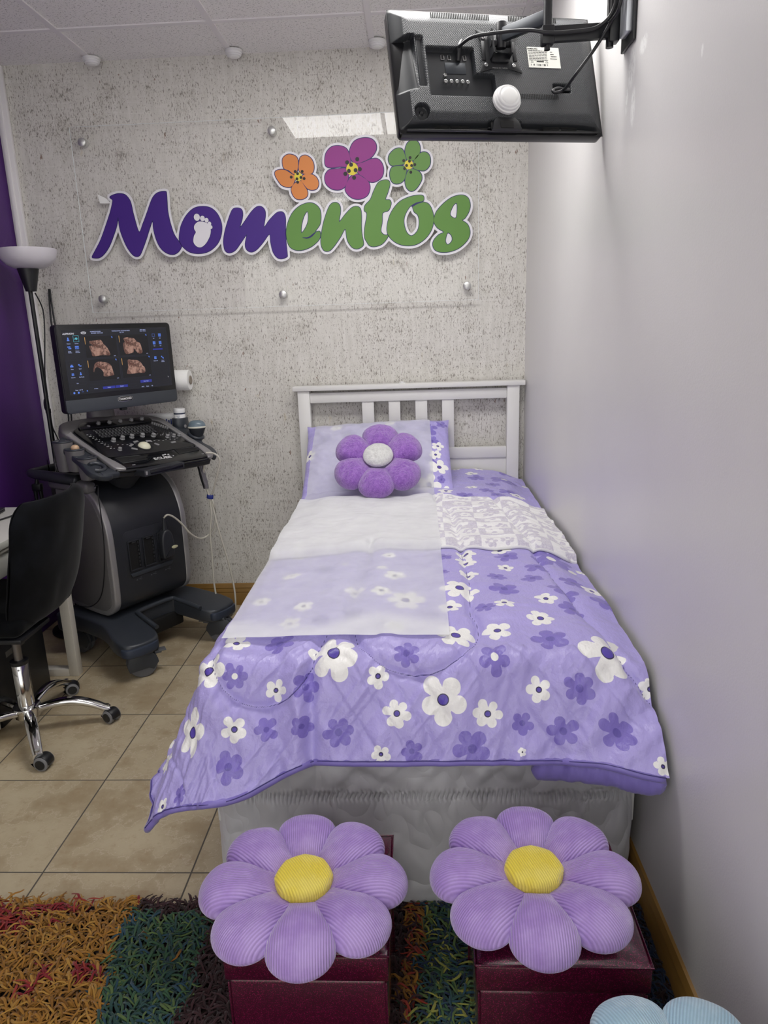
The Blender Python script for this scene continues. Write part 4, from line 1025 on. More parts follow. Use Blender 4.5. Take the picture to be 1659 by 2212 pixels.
# ================================================================ puck lights
M_lens = simple('frosted lens', '#efefee', .3, 0, 20, .02)
def puck(loc, M, label, group):
    t = thing('puck_light', label, 'puck light', loc, 0, group); M = tr(*loc)@M
    part('housing', MB(M).lathe([(.034, 0), (.0365, .001), (.0370, .009), (.0362, .0105), (.0340, .011), (.0335, .0125), (.0335, .0165), (.0325, .018), (.0300, .0185), (.0292, .020), (.0288, .0235), (.0270, .0250), (.0225, .0252)], None, 48), M_white, t, 30)
    part('lens', MB(M).lathe([(.0225, .0250), (.0215, .0268), (.015, .0284), (.006, .0291), (.0003, .0292)], None, 40, False), M_lens, t, 60)
flip = Matrix.Rotation(math.pi, 4, 'X')
puck((-.087, -.055, H-.0045), flip, 'round white puck light on the ceiling edge, left of three', 'puck lights along the ceiling edge')
puck((.531, -.060, H-.0045), flip, 'round white puck light on the ceiling edge, middle of three', 'puck lights along the ceiling edge')
puck((1.142, -.085, H-.0045), flip, 'round white puck light on the ceiling edge beside the television', 'puck lights along the ceiling edge')

# ================================================================ television on its wall arm
TVC = Vector((1.4992, -1.3611, 2.007)); TVM = tr(*TVC)@rz(.2552)@Matrix.Rotation(-.3205, 4, 'X')@Matrix.Rotation(-.0084, 4, 'Y')
t = thing('television', 'flat television seen from behind, hung on a black wall arm above the bed', 'television', tuple(TVC))
def mat_tvback():
    m = NT('textured black television shell')
    u = m.attr('tu'); v = m.attr('tv')
    a = m.math('SINE', m.math('MULTIPLY', u, 2*math.pi/.0056)); b = m.math('SINE', m.math('MULTIPLY', v, 2*math.pi/.0042))
    w = m.math('MULTIPLY', a, b)
    tex = m.attr('tex')
    m.p(col=m.mix(m.math('MULTIPLY', tex, m.math('MULTIPLY_ADD', w, .25, .5)), srgb('#26282b'), srgb('#3b3e42')), rough=m.math('ADD', .30, m.math('MULTIPLY', tex, .12)))
    m.bump(m.math('MULTIPLY', w, tex), .5, .0012); return m.m
M_tvb = mat_tvback()
def rr_sdf(x, z, hw, hh, r): 
    qx = np.abs(x)-hw+r; qz = np.abs(z)-hh+r
    return np.hypot(np.maximum(qx, 0), np.maximum(qz, 0))+np.minimum(np.maximum(qx, qz), 0)-r
def box_m(x, z, x0, x1, z0, z1, e=.003): return sstep(x0-e, x0+e, x)*sstep(x1+e, x1-e, x)*sstep(z0-e, z0+e, z)*sstep(z1+e, z1-e, z)
nx_, nz_ = 300, 190
U, V = np.meshgrid(np.linspace(-.279, .279, nx_), np.linspace(-.164, .164, nz_))
SD = rr_sdf(U, V, .28, .165, .012)
hh = .006+.026*sstep(.0, .050, -SD)**.8
hh = hh-.013*sstep(-.136, -.150, V+.012*(np.abs(U)/.28)**6)*sstep(.0, .02, -SD)
tex = sstep(-.118, -.122, -V+.0)*0+sstep(-.140, -.134, V)*sstep(.016, .020, -SD)*sstep(-.249, -.243, U)
tex = np.where(V > .125, np.maximum(tex, sstep(-.249, -.243, U)*sstep(.008, .012, -SD)), tex)
cut = np.zeros_like(U)
k = box_m(U, V, -.193, -.069, -.075, .051); k2 = box_m(U, V, -.193, -.020, -.075, -.017); rec = np.maximum(k, k2); cut = np.maximum(cut, rec*.016)
gr = box_m(U, V, -.219, -.201, -.052, .079); cut = np.maximum(cut, gr*.008)
sc = sstep(-.219, -.227, U)*box_m(U, V, -.30, -.216, -.062, .083-.25*np.maximum(-.235-U, 0))*sstep(.0, .012, -SD); cut = np.maximum(cut, sc*np.clip((V+.07)/.14, 0, 1)*.022)
rr_ = np.hypot(U+.221, V+.117); hole = sstep(.0205, .016, rr_); cut = np.maximum(cut, hole*(.014-.006*sstep(.006, .004, rr_)))
pw = box_m(U, V, .141, .188, -.061, -.039); cut = np.maximum(cut, pw*.012)
st = box_m(U, V, -.042, .042, -.160, -.136); cut = np.maximum(cut, st*.006*np.abs(U)/.04)
hh = hh-cut; tex = tex*(1-np.clip(rec+gr+sc+hole+pw+st, 0, 1))
P = np.stack([U, -hh, V], -1); Pw = P.reshape(-1, 3)@np.array(TVM)[:3, :3].T+np.array(TVM)[:3, 3]
part('back_shell', MB().grid(Pw.reshape(P.shape), tu=U.ravel(), tv=V.ravel(), tex=tex.ravel()), M_tvb, t, 50)
Fy = frame((0, 0, 0), (1, 0, 0), (0, 0, 1), (0, -1, 0))
def rrect(hw, hh, r, n=6, c=(0, 0)):
    o = []
    for cx, cy, a0 in ((hw-r, hh-r, 0), (-hw+r, hh-r, 90), (-hw+r, -hh+r, 180), (hw-r, -hh+r, 270)):
        for i in range(n+1):
            a = math.radians(a0+90*i/n); o.append((c[0]+cx+r*math.cos(a), c[1]+cy+r*math.sin(a)))
    return o
part('front_bezel', MB(TVM@Fy).prism(rrect(.2800, .1655, .012), -.022, .0065, None, .002), M_blackg, t, 40)
part('screen', MB(TVM@Fy).prism(rrect(.265, .148, .002), -.0235, -.0215, None), M_blackg, t, 40)
def slots(x0, x1, z0, z1, n, h, vert=True, skip=()):
    mb = MB(TVM)
    for i in range(n):
        if i in skip: continue
        f = (i+.5)/n
        if vert: x = x0+(x1-x0)*f; w = (x1-x0)/n*.5; mb.box2((x-w/2, -h-.0004, z0), (x+w/2, -h+.002, z1))
        else: z = z0+(z1-z0)*f; w = (z1-z0)/n*.42; mb.box2((x0, -h-.0004, z-w/2), (x1, -h+.002, z+w/2))
    return mb
M_hole = simple('black void', '#050506', .7, 0, 20, .1)
part('vent_slots', slots(-.171, .175, .131, .147, 74, .0262, skip=range(34, 45)), M_hole, t, 0)
part('vent_slots', slots(.040, .152, -.081, -.068, 24, .0322), M_hole, t, 0)
for a, b in ((-.188, -.150), (-.143, -.1), (.106, .150), (.156, .2)):
    part('speaker_grille', slots(a, b, -.1575, -.1465, 4, .0165, False), M_hole, t, 0)
part('chin_strip', MB(TVM).box2((-.262, -.0195, -.1585), (.262, -.006, -.1605), .001), M_blackg, t)
mb = MB(TVM@Fy).prism([(-.040, -.162), (.040, -.162), (.033, -.140), (.022, -.131), (-.022, -.131), (-.033, -.140)], .022, .0315, None, .001)
part('stand_socket', mb, M_black, t)
mb = MB(TVM)
for x in (-.037, .037): mb.box((x, -.0225, -.150), (.008, .004, .020), .002)
mb.box((.0, -.0315, -.150), (.036, .004, .020), .005)
part('stand_latch', mb, M_hole, t)
mb = MB(TVM@Fy); lab = [(.079, .060), (.168, .060), (.168, .004), (.079, .004)]
o = part('rating_label', MB(TVM@Fy).prism(lab, .0318, .0328), simple('white sticker', '#e6e6de', .5, 0, 20, .02), t, 0, 'white rating label')
mb = MB()
M_ink = simple('black ink', '#1a1a1a', .6, 0, 20, .1)
LM = TVM@Fy@tr(-.018, -.0235, .0330)
mb.text('SAMSUNG', .0062, LM@tr(.112, .0785, 0), .0002, 'CENTER', .0001)
rnd = random.Random(3)
for i in range(7):
    x = .100
    while x < .150: w = rnd.uniform(.003, .009); mb.box2((x, .0725-.0042*i, 0), (min(x+w, .152), .0737-.0042*i, .0002), M=LM); x += w+.0012
mb.box2((.120, .0425, 0), (.140, .0455, .0002), M=LM)
for i in range(26): 
    if rnd.random() < .7: mb.box2((.103+.0018*i, .0325, 0), (.1042+.0018*i, .0372, .0002), M=LM)
for i in range(4): mb.box2((.156+.006*rnd.random(), .070-.006*i, 0), (.166+.012*rnd.random(), .0713-.006*i, .0002), M=LM)
for x in (.107, .148): mb.shape([[(x, .048), (x-.004, .0412), (x+.004, .0412)], [(x, .0468), (x+.003, .0418), (x-.003, .0418)]], .0002, LM)
part('print', mb, M_ink, o, 0)
mb = MB(TVM)
mb.box((-.116, -.0165, .006), (.055, .0014, .030), .0004)
part('port_plate', mb, M_gunmetal, t)
for x, z in ((-.148, -.033), (-.133, -.033), (-.118, -.033), (-.103, -.033), (-.089, -.034)):
    j = part('audio_jack', MB(TVM@Fy).lathe([(.0048, .014), (.0048, .024), (.0036, .0245), (.0034, .020), (.0008, .020)], tr(x, z, 0), 18), M_steel, t, 40)
part('antenna_socket', MB(TVM@Fy).lathe([(.0045, .014), (.0045, .026), (.0035, .027), (.003, .022), (.0006, .022)], tr(-.148, -.018, 0), 18), M_steel, t, 40)
for x in (-.148, -.130, -.089):
    o = part('socket', MB(TVM).box((x, -.0170, .034), (.010, .003, .014), .0015), M_steel, t)
    part('socket_hole', MB(TVM).box((x, -.0186, .034), (.006, .001, .010), .0003), M_hole, o)
# puck light stuck to the shell
pl = TVM@Vector((.004, -.0318, -.089)); puck(tuple(pl), (TVM.to_3x3().to_4x4())@Fy.to_3x3().to_4x4(), 'round white puck light stuck on the back of the television', None)

# ---------------- wall arm
t = thing('tv_wall_arm', 'black folding wall arm holding the television, with a silver wall cover', 'tv mount', (1.78, -1.53, 2.06))
AM = TVM@Fy
def bfly():
    pts = []
    c = (.0, .042); h = .057
    for sx, sy in ((1, 1), (-1, 1), (-1, -1), (1, -1)): pts.append((c[0]+sx*h, c[1]+sy*h))
    out = []
    for i in range(4):
        a = np.array(pts[i]); b = np.array(pts[(i+1) % 4]); m = (a+b)/2; n = np.array(c)-m
        for k in range(10):
            u = k/10; out.append(tuple(a+(b-a)*u+n*.24*math.sin(math.pi*u)**1.3))
    return out
o = part('tv_plate', MB(AM).prism(smooth_poly(bfly(), 2), .0335, .0360, None, .0008), M_black, t, 30)
mb = MB(AM)
for sx, sy in ((-1, 1), (-1, -1), (1, -1), (1, 1)):
    part('screw', MB(AM).lathe([(.0048, .036), (.0048, .0385), (.003, .0392), (.0025, .0375), (.0002, .0375)], tr(-.003+sx*.0375, .040+sy*.0365, 0), 18), M_steel, o, 40)
for sx in (-1, 1): part('rib', MB(AM).box((-.001+sx*.042, .042, .0365), (.010, .052, .003), .0014), M_black, o)
M_etch = simple('pale print', '#9a9a9a', .6, 0, 20, .05)
part('print', MB().text('MADE IN CHINA', .0055, AM@tr(-.003, -.0035, .0364), .0002), M_etch, o, 0)
mb = MB(AM)
for x in (-.026, .022): mb.prism([(x-.002, .018), (x+.002, .018), (x+.002, .080), (x-.002, .080)], .034, .066, None)
mb.box((-.002, .022, .040), (.046, .026, .008), .003)
mb.cyl((-.030, .050, .054), (.026, .050, .054), .009, n=18)
part('tilt_bracket', mb, M_black, t, 30)
piv = AM@Vector((-.002, .060, .062))
piv = Vector((piv.x, piv.y, piv.z+.004))
part('swivel_block', MB().cyl(piv+Vector((0, 0, -.030)), piv+Vector((0, 0, .030)), .013, n=24, bev=.002), M_black, t)
EL = Vector((1.601, -1.530, 2.06))
def bar(a, b, w, h, bev=.003):
    a = Vector(a); b = Vector(b); d = b-a; L = d.length; ex = d.normalized(); ez = Vector((0, 0, 1)); ey = ez.cross(ex).normalized(); ez = ex.cross(ey)
    return MB(frame((a+b)/2, ex, ey, ez)).box((0, 0, 0), (L, w, h), bev)
part('arm', bar(piv, (EL.x, EL.y, 2.078), .016, .032), M_gunmetal, t)
mb = MB().cyl((EL.x, EL.y, 2.024), (EL.x, EL.y, 2.19), .0105, n=24)
mb.box((EL.x, EL.y, 2.038), (.030, .030, .040), .004); mb.box((EL.x, EL.y, 2.135), (.030, .030, .036), .004); mb.cyl((EL.x, EL.y, 2.008), (EL.x, EL.y, 2.02), .007, n=16)
part('elbow_post', mb, M_black, t, 30)
WP = (1.768, -1.512)
part('arm', bar((EL.x, EL.y, 2.040), (WP[0]-.02, WP[1], 2.048), .018, .034), M_black, t)
part('arm', bar((EL.x, EL.y, 2.135), (WP[0]-.02, WP[1], 2.143), .018, .030), M_black, t)
part('wall_bracket', MB().box2((1.748, -1.528, 2.022), (1.772, -1.496, 2.165), .003).cyl((1.752, -1.512, 2.012), (1.752, -1.512, 2.18), .009, n=18), M_black, t, 30)
part('wall_plate', MB().box2((1.782, -1.600, 2.000), (1.7895, -1.500, 2.25), .002), M_black, t)
part('wall_cover', MB().box2((1.768, -1.590, 2.020), (1.783, -1.535, 2.25), .004), simple('satin aluminium', '#b9bcc2', .35, .6, 60, .05), t, 40, 'silver aluminium cover')
# ---------------- cables of the television
def tvp(x, z, h): return tuple(TVM@Vector((x, -h, z)))
o = part('video_cable', MB().tube([tvp(-.106, .034, .020), tvp(-.105, .046, .030), tvp(-.102, .060, .045), (1.397, -1.46, 2.049), (1.426, -1.5, 2.054), (1.49, -1.52, 2.054), (1.555, -1.545, 2.047), (1.60, -1.553, 2.037), (1.66, -1.545, 2.04), (1.72, -1.54, 2.05), (1.752, -1.55, 2.09), (1.757, -1.555, 2.2)], .0043, 10).cyl(tvp(-.107, .026, .018), tvp(-.105, .052, .034), .0065, .0055, n=14), M_black, None, 60)
tag(o, 'black video cable arching from the television socket to the wall arm', 'cable')
o = part('power_cable', MB().tube([tvp(.176, -.050, .024), tvp(.162, -.051, .032), tvp(.146, -.056, .040), tvp(.131, -.066, .044), tvp(.137, -.073, .048), tvp(.158, -.068, .055), (1.673, -1.5, 1.958), (1.716, -1.52, 2.01), (1.745, -1.545, 2.055), (1.757, -1.578, 2.084), (1.760, -1.580, 2.2)], .0040, 10, 8).box2((-.012, -.006, -.005), (.012, .006, .005), .002, M=TVM@tr(.178, -.024, -.050)), M_black, None, 60)
tag(o, 'black power cable looping from the lower right of the television', 'cable')

# ================================================================ kitchen roll on the wall behind the monitor
t = thing('paper_roll', 'white paper towel roll sticking out from the wall behind the ultrasound monitor', 'paper towel', (.15, -.075, 1.11))
M_tis = simple('white tissue paper', '#ebebe8', .9, 0, 40, .03, 160, .0015)
part('roll', MB().lathe([(.012, 0), (.046, 0), (.0475, .003), (.0475, .217), (.046, .22), (.012, .22)], frame((-.01, -.077, 1.165), (0, -1, 0), (0, 0, 1), (1, 0, 0)), 40), M_tis, t, 40)
part('core', MB().lathe([(.020, 0), (.020, .004)], frame((.2115, -.077, 1.165), (0, -1, 0), (0, 0, 1), (1, 0, 0)), 24), simple('cardboard core', '#8d8478', .8, 0, 40, .1), t, 40)
part('holder', MB().box2((-.025, -.085, 1.155), (-.012, -.0, 1.175), .003).cyl((-.02, -.077, 1.165), (.2, -.077, 1.165), .008, n=16), M_black, t)

# ================================================================ torchiere
t = thing('floor_lamp', 'black torchiere floor lamp with white bowl shade in the left corner', 'floor lamp', (-.384, -.27, 0))
LXp, LYp = -.384, -.29
part('bowl_shade', MB(tr(LXp+.012, LYp, 0)).lathe([(.030, 1.668), (.060, 1.671), (.088, 1.685), (.108, 1.707), (.1165, 1.735), (.1175, 1.748), (.1145, 1.748), (.112, 1.735), (.104, 1.710), (.085, 1.690), (.03, 1.676)], None, 56), simple('white glass shade', '#cfcbd1', .3, 0, 9, .05), t, 50, 'white bowl shade')
part('neck', MB(tr(LXp+.004, LYp, 0)).lathe([(.020, 1.578), (.022, 1.576), (.043, 1.664), (.044, 1.670), (.03, 1.670)], None, 32), M_black, t, 40)
mb = MB(tr(LXp, LYp, 0))
mb.tube([(0, 0, .02), (0, 0, .55)], .0105, 14, 1); mb.tube([(0, 0, .55), (0, 0, 1.06)], .0098, 14, 1); mb.tube([(0, 0, 1.06), (0, 0, 1.58)], .009, 14, 1)
mb.cyl((0, 0, .54), (0, 0, .56), .0125, n=16); mb.cyl((0, 0, 1.05), (0, 0, 1.07), .0115, n=16)
part('pole', mb, M_black, t, 40)
part('base', MB(tr(LXp, LYp, 0)).lathe([(.12, 0), (.125, .004), (.125, .014), (.11, .022), (.02, .028), (.012, .05)], None, 48), M_black, t, 40)
o = part('lamp_cord', MB().tube([(-.367, -.285, 1.57), (-.361, -.25, 1.50), (-.368, -.25, 1.40), (-.386, -.262, 1.24), (-.387, -.27, 1.15), (-.386, -.27, 1.12)], .0028, 8).tube([(-.393, -.27, 1.05), (-.390, -.26, .98), (-.372, -.25, .90), (-.37, -.24, .80), (-.40, -.2, .5), (-.42, -.15, .1)], .0028, 8).ell((-.395, -.278, 1.085), (.011, .010, .034)).box((-.394, -.284, 1.086), (.012, .010, .016), .003), M_black, None, 60)
tag(o, 'thin black lamp cord with an inline switch beside the lamp pole', 'cable')
o = part('cable', MB().tube([(-.430, -.02, 1.60), (-.425, -.03, 1.48), (-.407, -.05, 1.30), (-.396, -.06, 1.15), (-.394, -.06, 1.0), (-.42, -.06, .88), (-.43, -.05, .6), (-.43, -.04, .12)], .0042, 8), M_black, None, 60); tag(o, 'black cable hanging down the wallpaper right of the lamp pole, nearest the monitor', 'cable', 'cables beside the lamp')
o = part('cable', MB().tube([(-.435, -.02, 1.60), (-.44, -.03, 1.45), (-.425, -.05, 1.30), (-.412, -.06, 1.15), (-.405, -.065, 1.0), (-.43, -.07, .88), (-.445, -.06, .6), (-.45, -.04, .12)], .0042, 8), M_black, None, 60); tag(o, 'black cable hanging between the lamp pole and the outer cable', 'cable', 'cables beside the lamp')
FET = [[(-0.1336,0.109),(-0.1182,0.11),(-0.1069,0.111),(-0.0843,0.1131),(-0.074,0.1028),(-0.0689,0.0936),(-0.0576,0.0822),(-0.0483,0.0637),(-0.0483,0.0483),(-0.0812,0.0504),(-0.1254,0.0483),(-0.1306,0.0637),(-0.1357,0.0802),(-0.1357,0.0905),(-0.1162,0.0915),(-0.1336,0.0997)],[(0.0278,0.1141),(0.0442,0.1193),(0.0576,0.1172),(0.0792,0.1131),(0.0925,0.0987),(0.1059,0.0925),(0.1121,0.0709),(0.1121,0.0504),(0.0905,0.0504),(0.073,0.0709),(0.0689,0.0555),(0.035,0.0493),(0.0247,0.0596),(0.0226,0.0936),(0.0308,0.1007)],[(-0.1234,0.0164),(-0.1059,0.0247),(-0.0894,0.0236),(-0.0699,0.0195),(-0.0514,0.0103),(-0.0442,-0.0072),(-0.0411,-0.0267),(-0.0432,-0.035),(-0.0864,-0.037),(-0.0874,-0.0195),(-0.1018,-0.0021),(-0.1172,0.0031),(-0.1254,-0.0051),(-0.1316,-0.0175),(-0.1316,-0.0051)],[(0.036,0.0247),(0.0555,0.0236),(0.0822,0.0206),(0.0987,0.0103),(0.1079,-0.0041),(0.1172,-0.0144),(0.1131,-0.035),(0.0812,-0.0339),(0.0308,-0.036),(0.0247,-0.0267),(0.0329,-0.0082),(0.0339,0.0103)]]

# ================================================================ ultrasound machine (local x across, y to the back, z up)
MA = tr(.049, -.495, 0)@rz(math.radians(58))
us = thing('ultrasound_machine', 'dark grey ultrasound machine on casters with a lit monitor beside the bed', 'ultrasound machine', (.049, -.495, 0), math.radians(58))
M_ubody = simple('charcoal machine plastic', '#24262b', .42, 0, 40, .08, 600, .0002)
M_ugrey = simple('warm grey machine plastic', '#6a6869', .45, .1, 60, .05, 600, .0002)
M_usilv = simple('silver painted plastic', '#9a9899', .32, .45, 60, .05)
M_ublue = simple('slate blue bumper rubber', '#2c3444', .55, 0, 40, .06)
M_ubase = simple('dark slate base plastic', '#31353c', .38, 0, 40, .06)
M_key = simple('dark key plastic', '#2a2b2e', .4, 0, 30, .08)
M_keyg = simple('grey key plastic', '#8f8f90', .4, .2, 30, .05)
M_legend = simple('white key legend', '#d0d0d0', .5, 0, 30, .05)
# ---- wheeled base
plan = [(-.285, -.235), (-.165, -.252), (-.120, -.19), (-.100, -.065), (-.075, -.035), (.085, -.035), (.110, -.065), (.130, -.19), (.175, -.252), (.292, -.235), (.300, -.15), (.262, -.02), (.245, .18), (.285, .25), (.21, .295), (-.21, .295), (-.285, .25), (-.245, .18), (-.255, -.02), (-.295, -.15)]
mb = MB(); mb.prism(smooth_poly(plan, 4), .125, .205, None, .012, 3)
V = mb.v[0]; k = np.maximum(-V[:, 1]-.03, 0); V[:, 2] -= .19*k*(V[:, 2]-.05)/.155
mb.v[0] = V@np.array(MA)[:3, :3].T+np.array(MA)[:3, 3]
o = part('base', mb, M_ubase, us, 35)
for sx in (-1, 1):
    part('bumper', MB(MA).prism(smooth_poly([(sx*.30, -.20), (sx*.294, -.243), (sx*.235, -.262), (sx*.162, -.258), (sx*.155, -.225), (sx*.23, -.215)], 4), .115, .152, None, .006), M_ublue, o, 40)
part('front_lip', MB(MA).tube([(-.115, -.20, .180), (-.098, -.075, .203), (-.075, -.042, .208), (.085, -.042, .208), (.108, -.075, .203), (.125, -.20, .180)], .010, 10, 6), M_ubase, o, 60)
part('underbody', MB(MA).box2((-.14, -.05, .07), (.15, .2, .14), .01), M_hole, us)
def caster(x, y, yaw, brake):
    M = MA@tr(x, y, 0)@rz(math.radians(yaw))
    c = part('caster', MB(M).lathe([(.030, .108), (.036, .112), (.036, .128), (.02, .132)], None, 24), M_ubase, us, 40)
    R = .058
    for s_ in (-1, 1):
        Mw = M@tr(s_*.013, .020, R)@Matrix.Rotation(math.pi/2, 4, 'Y')
        part('wheel', MB(Mw).lathe([(.0, -.009), (.040, -.010), (.054, -.009), (R, -.005), (R, .005), (.054, .009), (.040, .010), (.0, .009)], None, 40, False), M_rubber, c, 30)
    hood = []
    for i in range(13):
        a = math.radians(-25+205*i/12); hood.append((.020+.0625*math.cos(a), R+.0625*math.sin(a)))
    inner = [(.020+(p[0]-.020)*.5, R+(p[1]-R)*.5) for p in hood[::-1]]
    poly = hood+[(-.035, .05), (-.02, .03)]+[(.0, .04)]
    Mh = M@frame((0, 0, 0), (0, 1, 0), (0, 0, 1), (1, 0, 0))
    part('fork', MB(Mh).prism(poly, -.0045, .0045, None, .002).prism(poly, .022, .0255, None, .001).prism(poly, -.0255, -.022, None, .001).box2((-.01, .1, -.0255), (.05, .122, .0255), .006), M_ubase, c, 40)
    if brake: part('brake_pedal', MB(M).box((0, -.062, .100), (.034, .032, .006), .002).box((0, -.045, .094), (.02, .03, .014), .003), M_rubber, c)
caster(-.192, -.215, 62, True); caster(.196, -.215, 208, True); caster(-.195, .215, 15, False); caster(.195, .215, -20, False)
# ---- cabinet
prof = [(-.055, .30), (-.058, .45), (-.056, .585), (-.040, .655), (-.010, .715), (.035, .756), (.10, .778), (.27, .800), (.285, .77), (.285, .30), (.26, .235), (.20, .222), (.04, .216), (-.005, .228), (-.040, .255)]
pr = smooth_poly(prof, 5)
Mp = MA@frame((0, 0, 0), (0, 1, 0), (0, 0, 1), (1, 0, 0))
part('cabinet', MB(Mp).prism(pr, -.172, .188, None, .004), M_ubody, us, 40)
def grow(pl, d):
    c = np.mean(np.array(pl), 0); A = np.array(pl); out = []
    n = len(pl)
    for i in range(n):
        t_ = A[(i+1) % n]-A[i-1]; nn = np.array((t_[1], -t_[0])); nn /= np.linalg.norm(nn)+1e-9
        if np.dot(nn, A[i]-c) < 0: nn = -nn
        out.append(tuple(A[i]+nn*d))
    return out
for sx, a, b in ((-1, -.200, -.168), (1, .184, .214)):
    o = part('side_panel', MB(Mp).prism(grow(pr, .004), a, b, None, .009, 3), M_usilv, us, 40, 'silver rimmed side panel')
    part('side_inlay', MB(Mp).prism(grow(pr, -.020), a-.0015 if sx < 0 else b-.004, a+.004 if sx < 0 else b+.0015, None, .002), M_ugrey, o, 40)
# ---- probe ports
def rrp(x0, x1, z0, z1, r): return rrect((x1-x0)/2, (z1-z0)/2, r, 5, ((x0+x1)/2, (z0+z1)/2))
Mf = MA@frame((0, -.056, 0), (1, 0, 0), (0, 0, 1), (0, -1, 0))
o = part('port_panel', MB(Mf).prism(rrp(-.130, .122, .372, .578, .028), -.003, .0025, None, .002), M_ubody, us, 40)
part('port_shelf', MB(Mf).prism([(-.105, .374), (.108, .374), (.116, .392), (-.112, .392)], .0, .007, None, .002), M_ubase, o, 40)
for i, x0 in enumerate((-.112, -.036, .040)):
    mb = MB(Mf); x1 = x0+.062
    for a, b in (((x0, .402), (x0+.005, .535)), ((x1-.005, .402), (x1, .535)), ((x0, .530), (x1, .535)), ((x0, .402), (x1, .407))): mb.box2((a[0], a[1], .001), (b[0], b[1], .011), .002)
    q = part('probe_port', mb, M_ubody, o, 40)
    part('socket', MB(Mf).box2((x0+.005, .407, -.001), (x1-.005, .530, .0032)), M_hole, q)
    mb = MB(Mf)
    for k in range(7): mb.box((x1-.010, .418+.017*k, .006), (.006, .010, .006), .001)
    mb.box(((x0+x1)/2, .526, .008), (.022, .006, .006), .002)
    part('contacts', mb, M_key, q)
mb = MB(Mf)
for x, s in ((-.072, 'CP'), (.004, 'CP'), (.082, 'CP')): mb.shape([[(x-.014, .354), (x-.010, .360), (x-.006, .354)]], .0003, tr(0, 0, .0028)).box((x+.004, .3572, .0028), (.012, .0016, .0003)).box((x+.012, .362, .0028), (.006, .002, .0003)).box((x+.012, .3535, .0028), (.010, .0012, .0003))
part('port_marks', mb, simple('grey port print', '#5a5c60', .5, 0, 30, .05), o, 0)
# ---- neck under the console
mb = MB(MA); rows = []
for k in range(13):
    f = k/12; z = .80+.075*f; R = .055+.030*math.sin(f*1.5); rows.append([( -.030+R*1.25*math.cos(a), .05-.02*f-R*(1.0+.5*f)*math.sin(a)-.03*f, z-.055*(1-f)*max(math.sin(a), 0)) for a in np.linspace(0, 2*math.pi, 41)])
mb.grid(np.array(rows)); part('console_neck', mb, M_ubody, us, 60)
part('swivel_plate', MB(MA).cyl((-.03, -.02, .866), (-.03, -.02, .885), .085, n=40, bev=.004), M_hole, us)
# ---- console
CM = tr(.0649, -.4033, .9316)@rz(1.0521)@Matrix.Rotation(-1.1583, 4, 'X')@Matrix.Rotation(.1139, 4, 'Y')@Fy
outl = smooth_poly([(-.240, -.185), (-.215, -.203), (0, -.212), (.20, -.205), (.243, -.190), (.252, -.10), (.240, .06), (.222, .165), (.18, .200), (0, .200), (-.19, .200), (-.265, .185), (-.285, .13), (-.275, .05), (-.255, -.09)], 5)
co_ = part('console', MB(CM).prism(outl, -.046, -.004, None, .012, 3), M_ubody, us, 40)
part('front_edge', MB(CM).tube([(-.232, -.190, -.010), (-.20, -.205, -.010), (0, -.214, -.010), (.19, -.207, -.010), (.232, -.194, -.010)], .0075, 10, 6), M_blackg, co_, 60)
part('back_cover', MB(CM).prism(smooth_poly([(-.285, .10), (-.27, .185), (-.19, .222), (0, .235), (.15, .222), (.225, .175), (.238, .10), (.20, .12), (.15, .165), (-.14, .165), (-.22, .14)], 4), -.04, .006, None, .008, 3), M_ugrey, co_, 45)
for pts, nm in (([(-.277, .150), (-.283, .10), (-.270, .02), (-.252, -.08), (-.242, -.178), (-.222, -.203), (-.196, -.204), (-.205, -.15), (-.226, -.09), (-.240, .0), (-.250, .09), (-.250, .14)], 'left'),
                ([(.205, .165), (.222, .15), (.236, .08), (.246, -.02), (.262, -.12), (.262, -.17), (.245, -.200), (.214, -.205), (.222, -.16), (.224, -.10), (.214, .0), (.205, .10)], 'right')):
    part('side_rail', MB(CM).prism(smooth_poly(pts, 5), -.014, .005, None, .005, 3), M_usilv, co_, 45)
kp = smooth_poly([(-.235, .135), (-.20, .165), (-.17, .178), (.165, .180), (.195, .16), (.203, .05), (.212, -.06), (.212, -.10), (-.205, -.108), (-.222, -.02)], 4)
kb = part('key_panel', MB(CM).prism(kp, -.006, .003, None, .002), M_blackg, co_, 40)
part('top_step', MB(CM).prism(smooth_poly([(-.205, .135), (-.19, .17), (-.13, .188), (.13, .192), (.165, .180), (.155, .150), (.10, .140), (-.15, .132)], 4), .0, .009, None, .003), M_blackg, co_, 40)
part('hand_rest', MB(CM).prism(smooth_poly([(-.205, -.112), (.214, -.104), (.222, -.18), (.205, -.203), (0, -.208), (-.19, -.202), (-.212, -.185)], 4), -.006, .0015, None, .003), M_blackg, co_, 40)
for pts in ([(-.195, -.118), (-.085, -.120), (-.064, -.158), (-.185, -.164)], [(.102, -.110), (.205, -.106), (.214, -.138), (.098, -.150)]):
    q = part('tray_well', MB(CM).prism(pts, .0008, .0020), M_hole, co_, 0)
    part('tray_rim', MB(CM).tube([(p[0], p[1], .002) for p in pts+[pts[0]]], .0016, 6, 1), M_black, q, 60)
mb = MB(CM); KX0, KX1 = -.160, .118
for r in range(6):
    n = 18; y = .114-.0118*r
    for i in range(n):
        x = KX0+(KX1-KX0)*(i+.5+(r % 2)*.25)/n
        mb.box((x, y, .0045), (.0118, .0086, .005), .0012, 1)
part('keyboard', mb, M_key, co_, 30)
mb = MB(CM)
for r in range(6):
    for i in range(18):
        x = KX0+(KX1-KX0)*(i+.5+(r % 2)*.25)/18; mb.box((x-.002, .1158-.0118*r, .0072), (.0022, .0016, .0003))
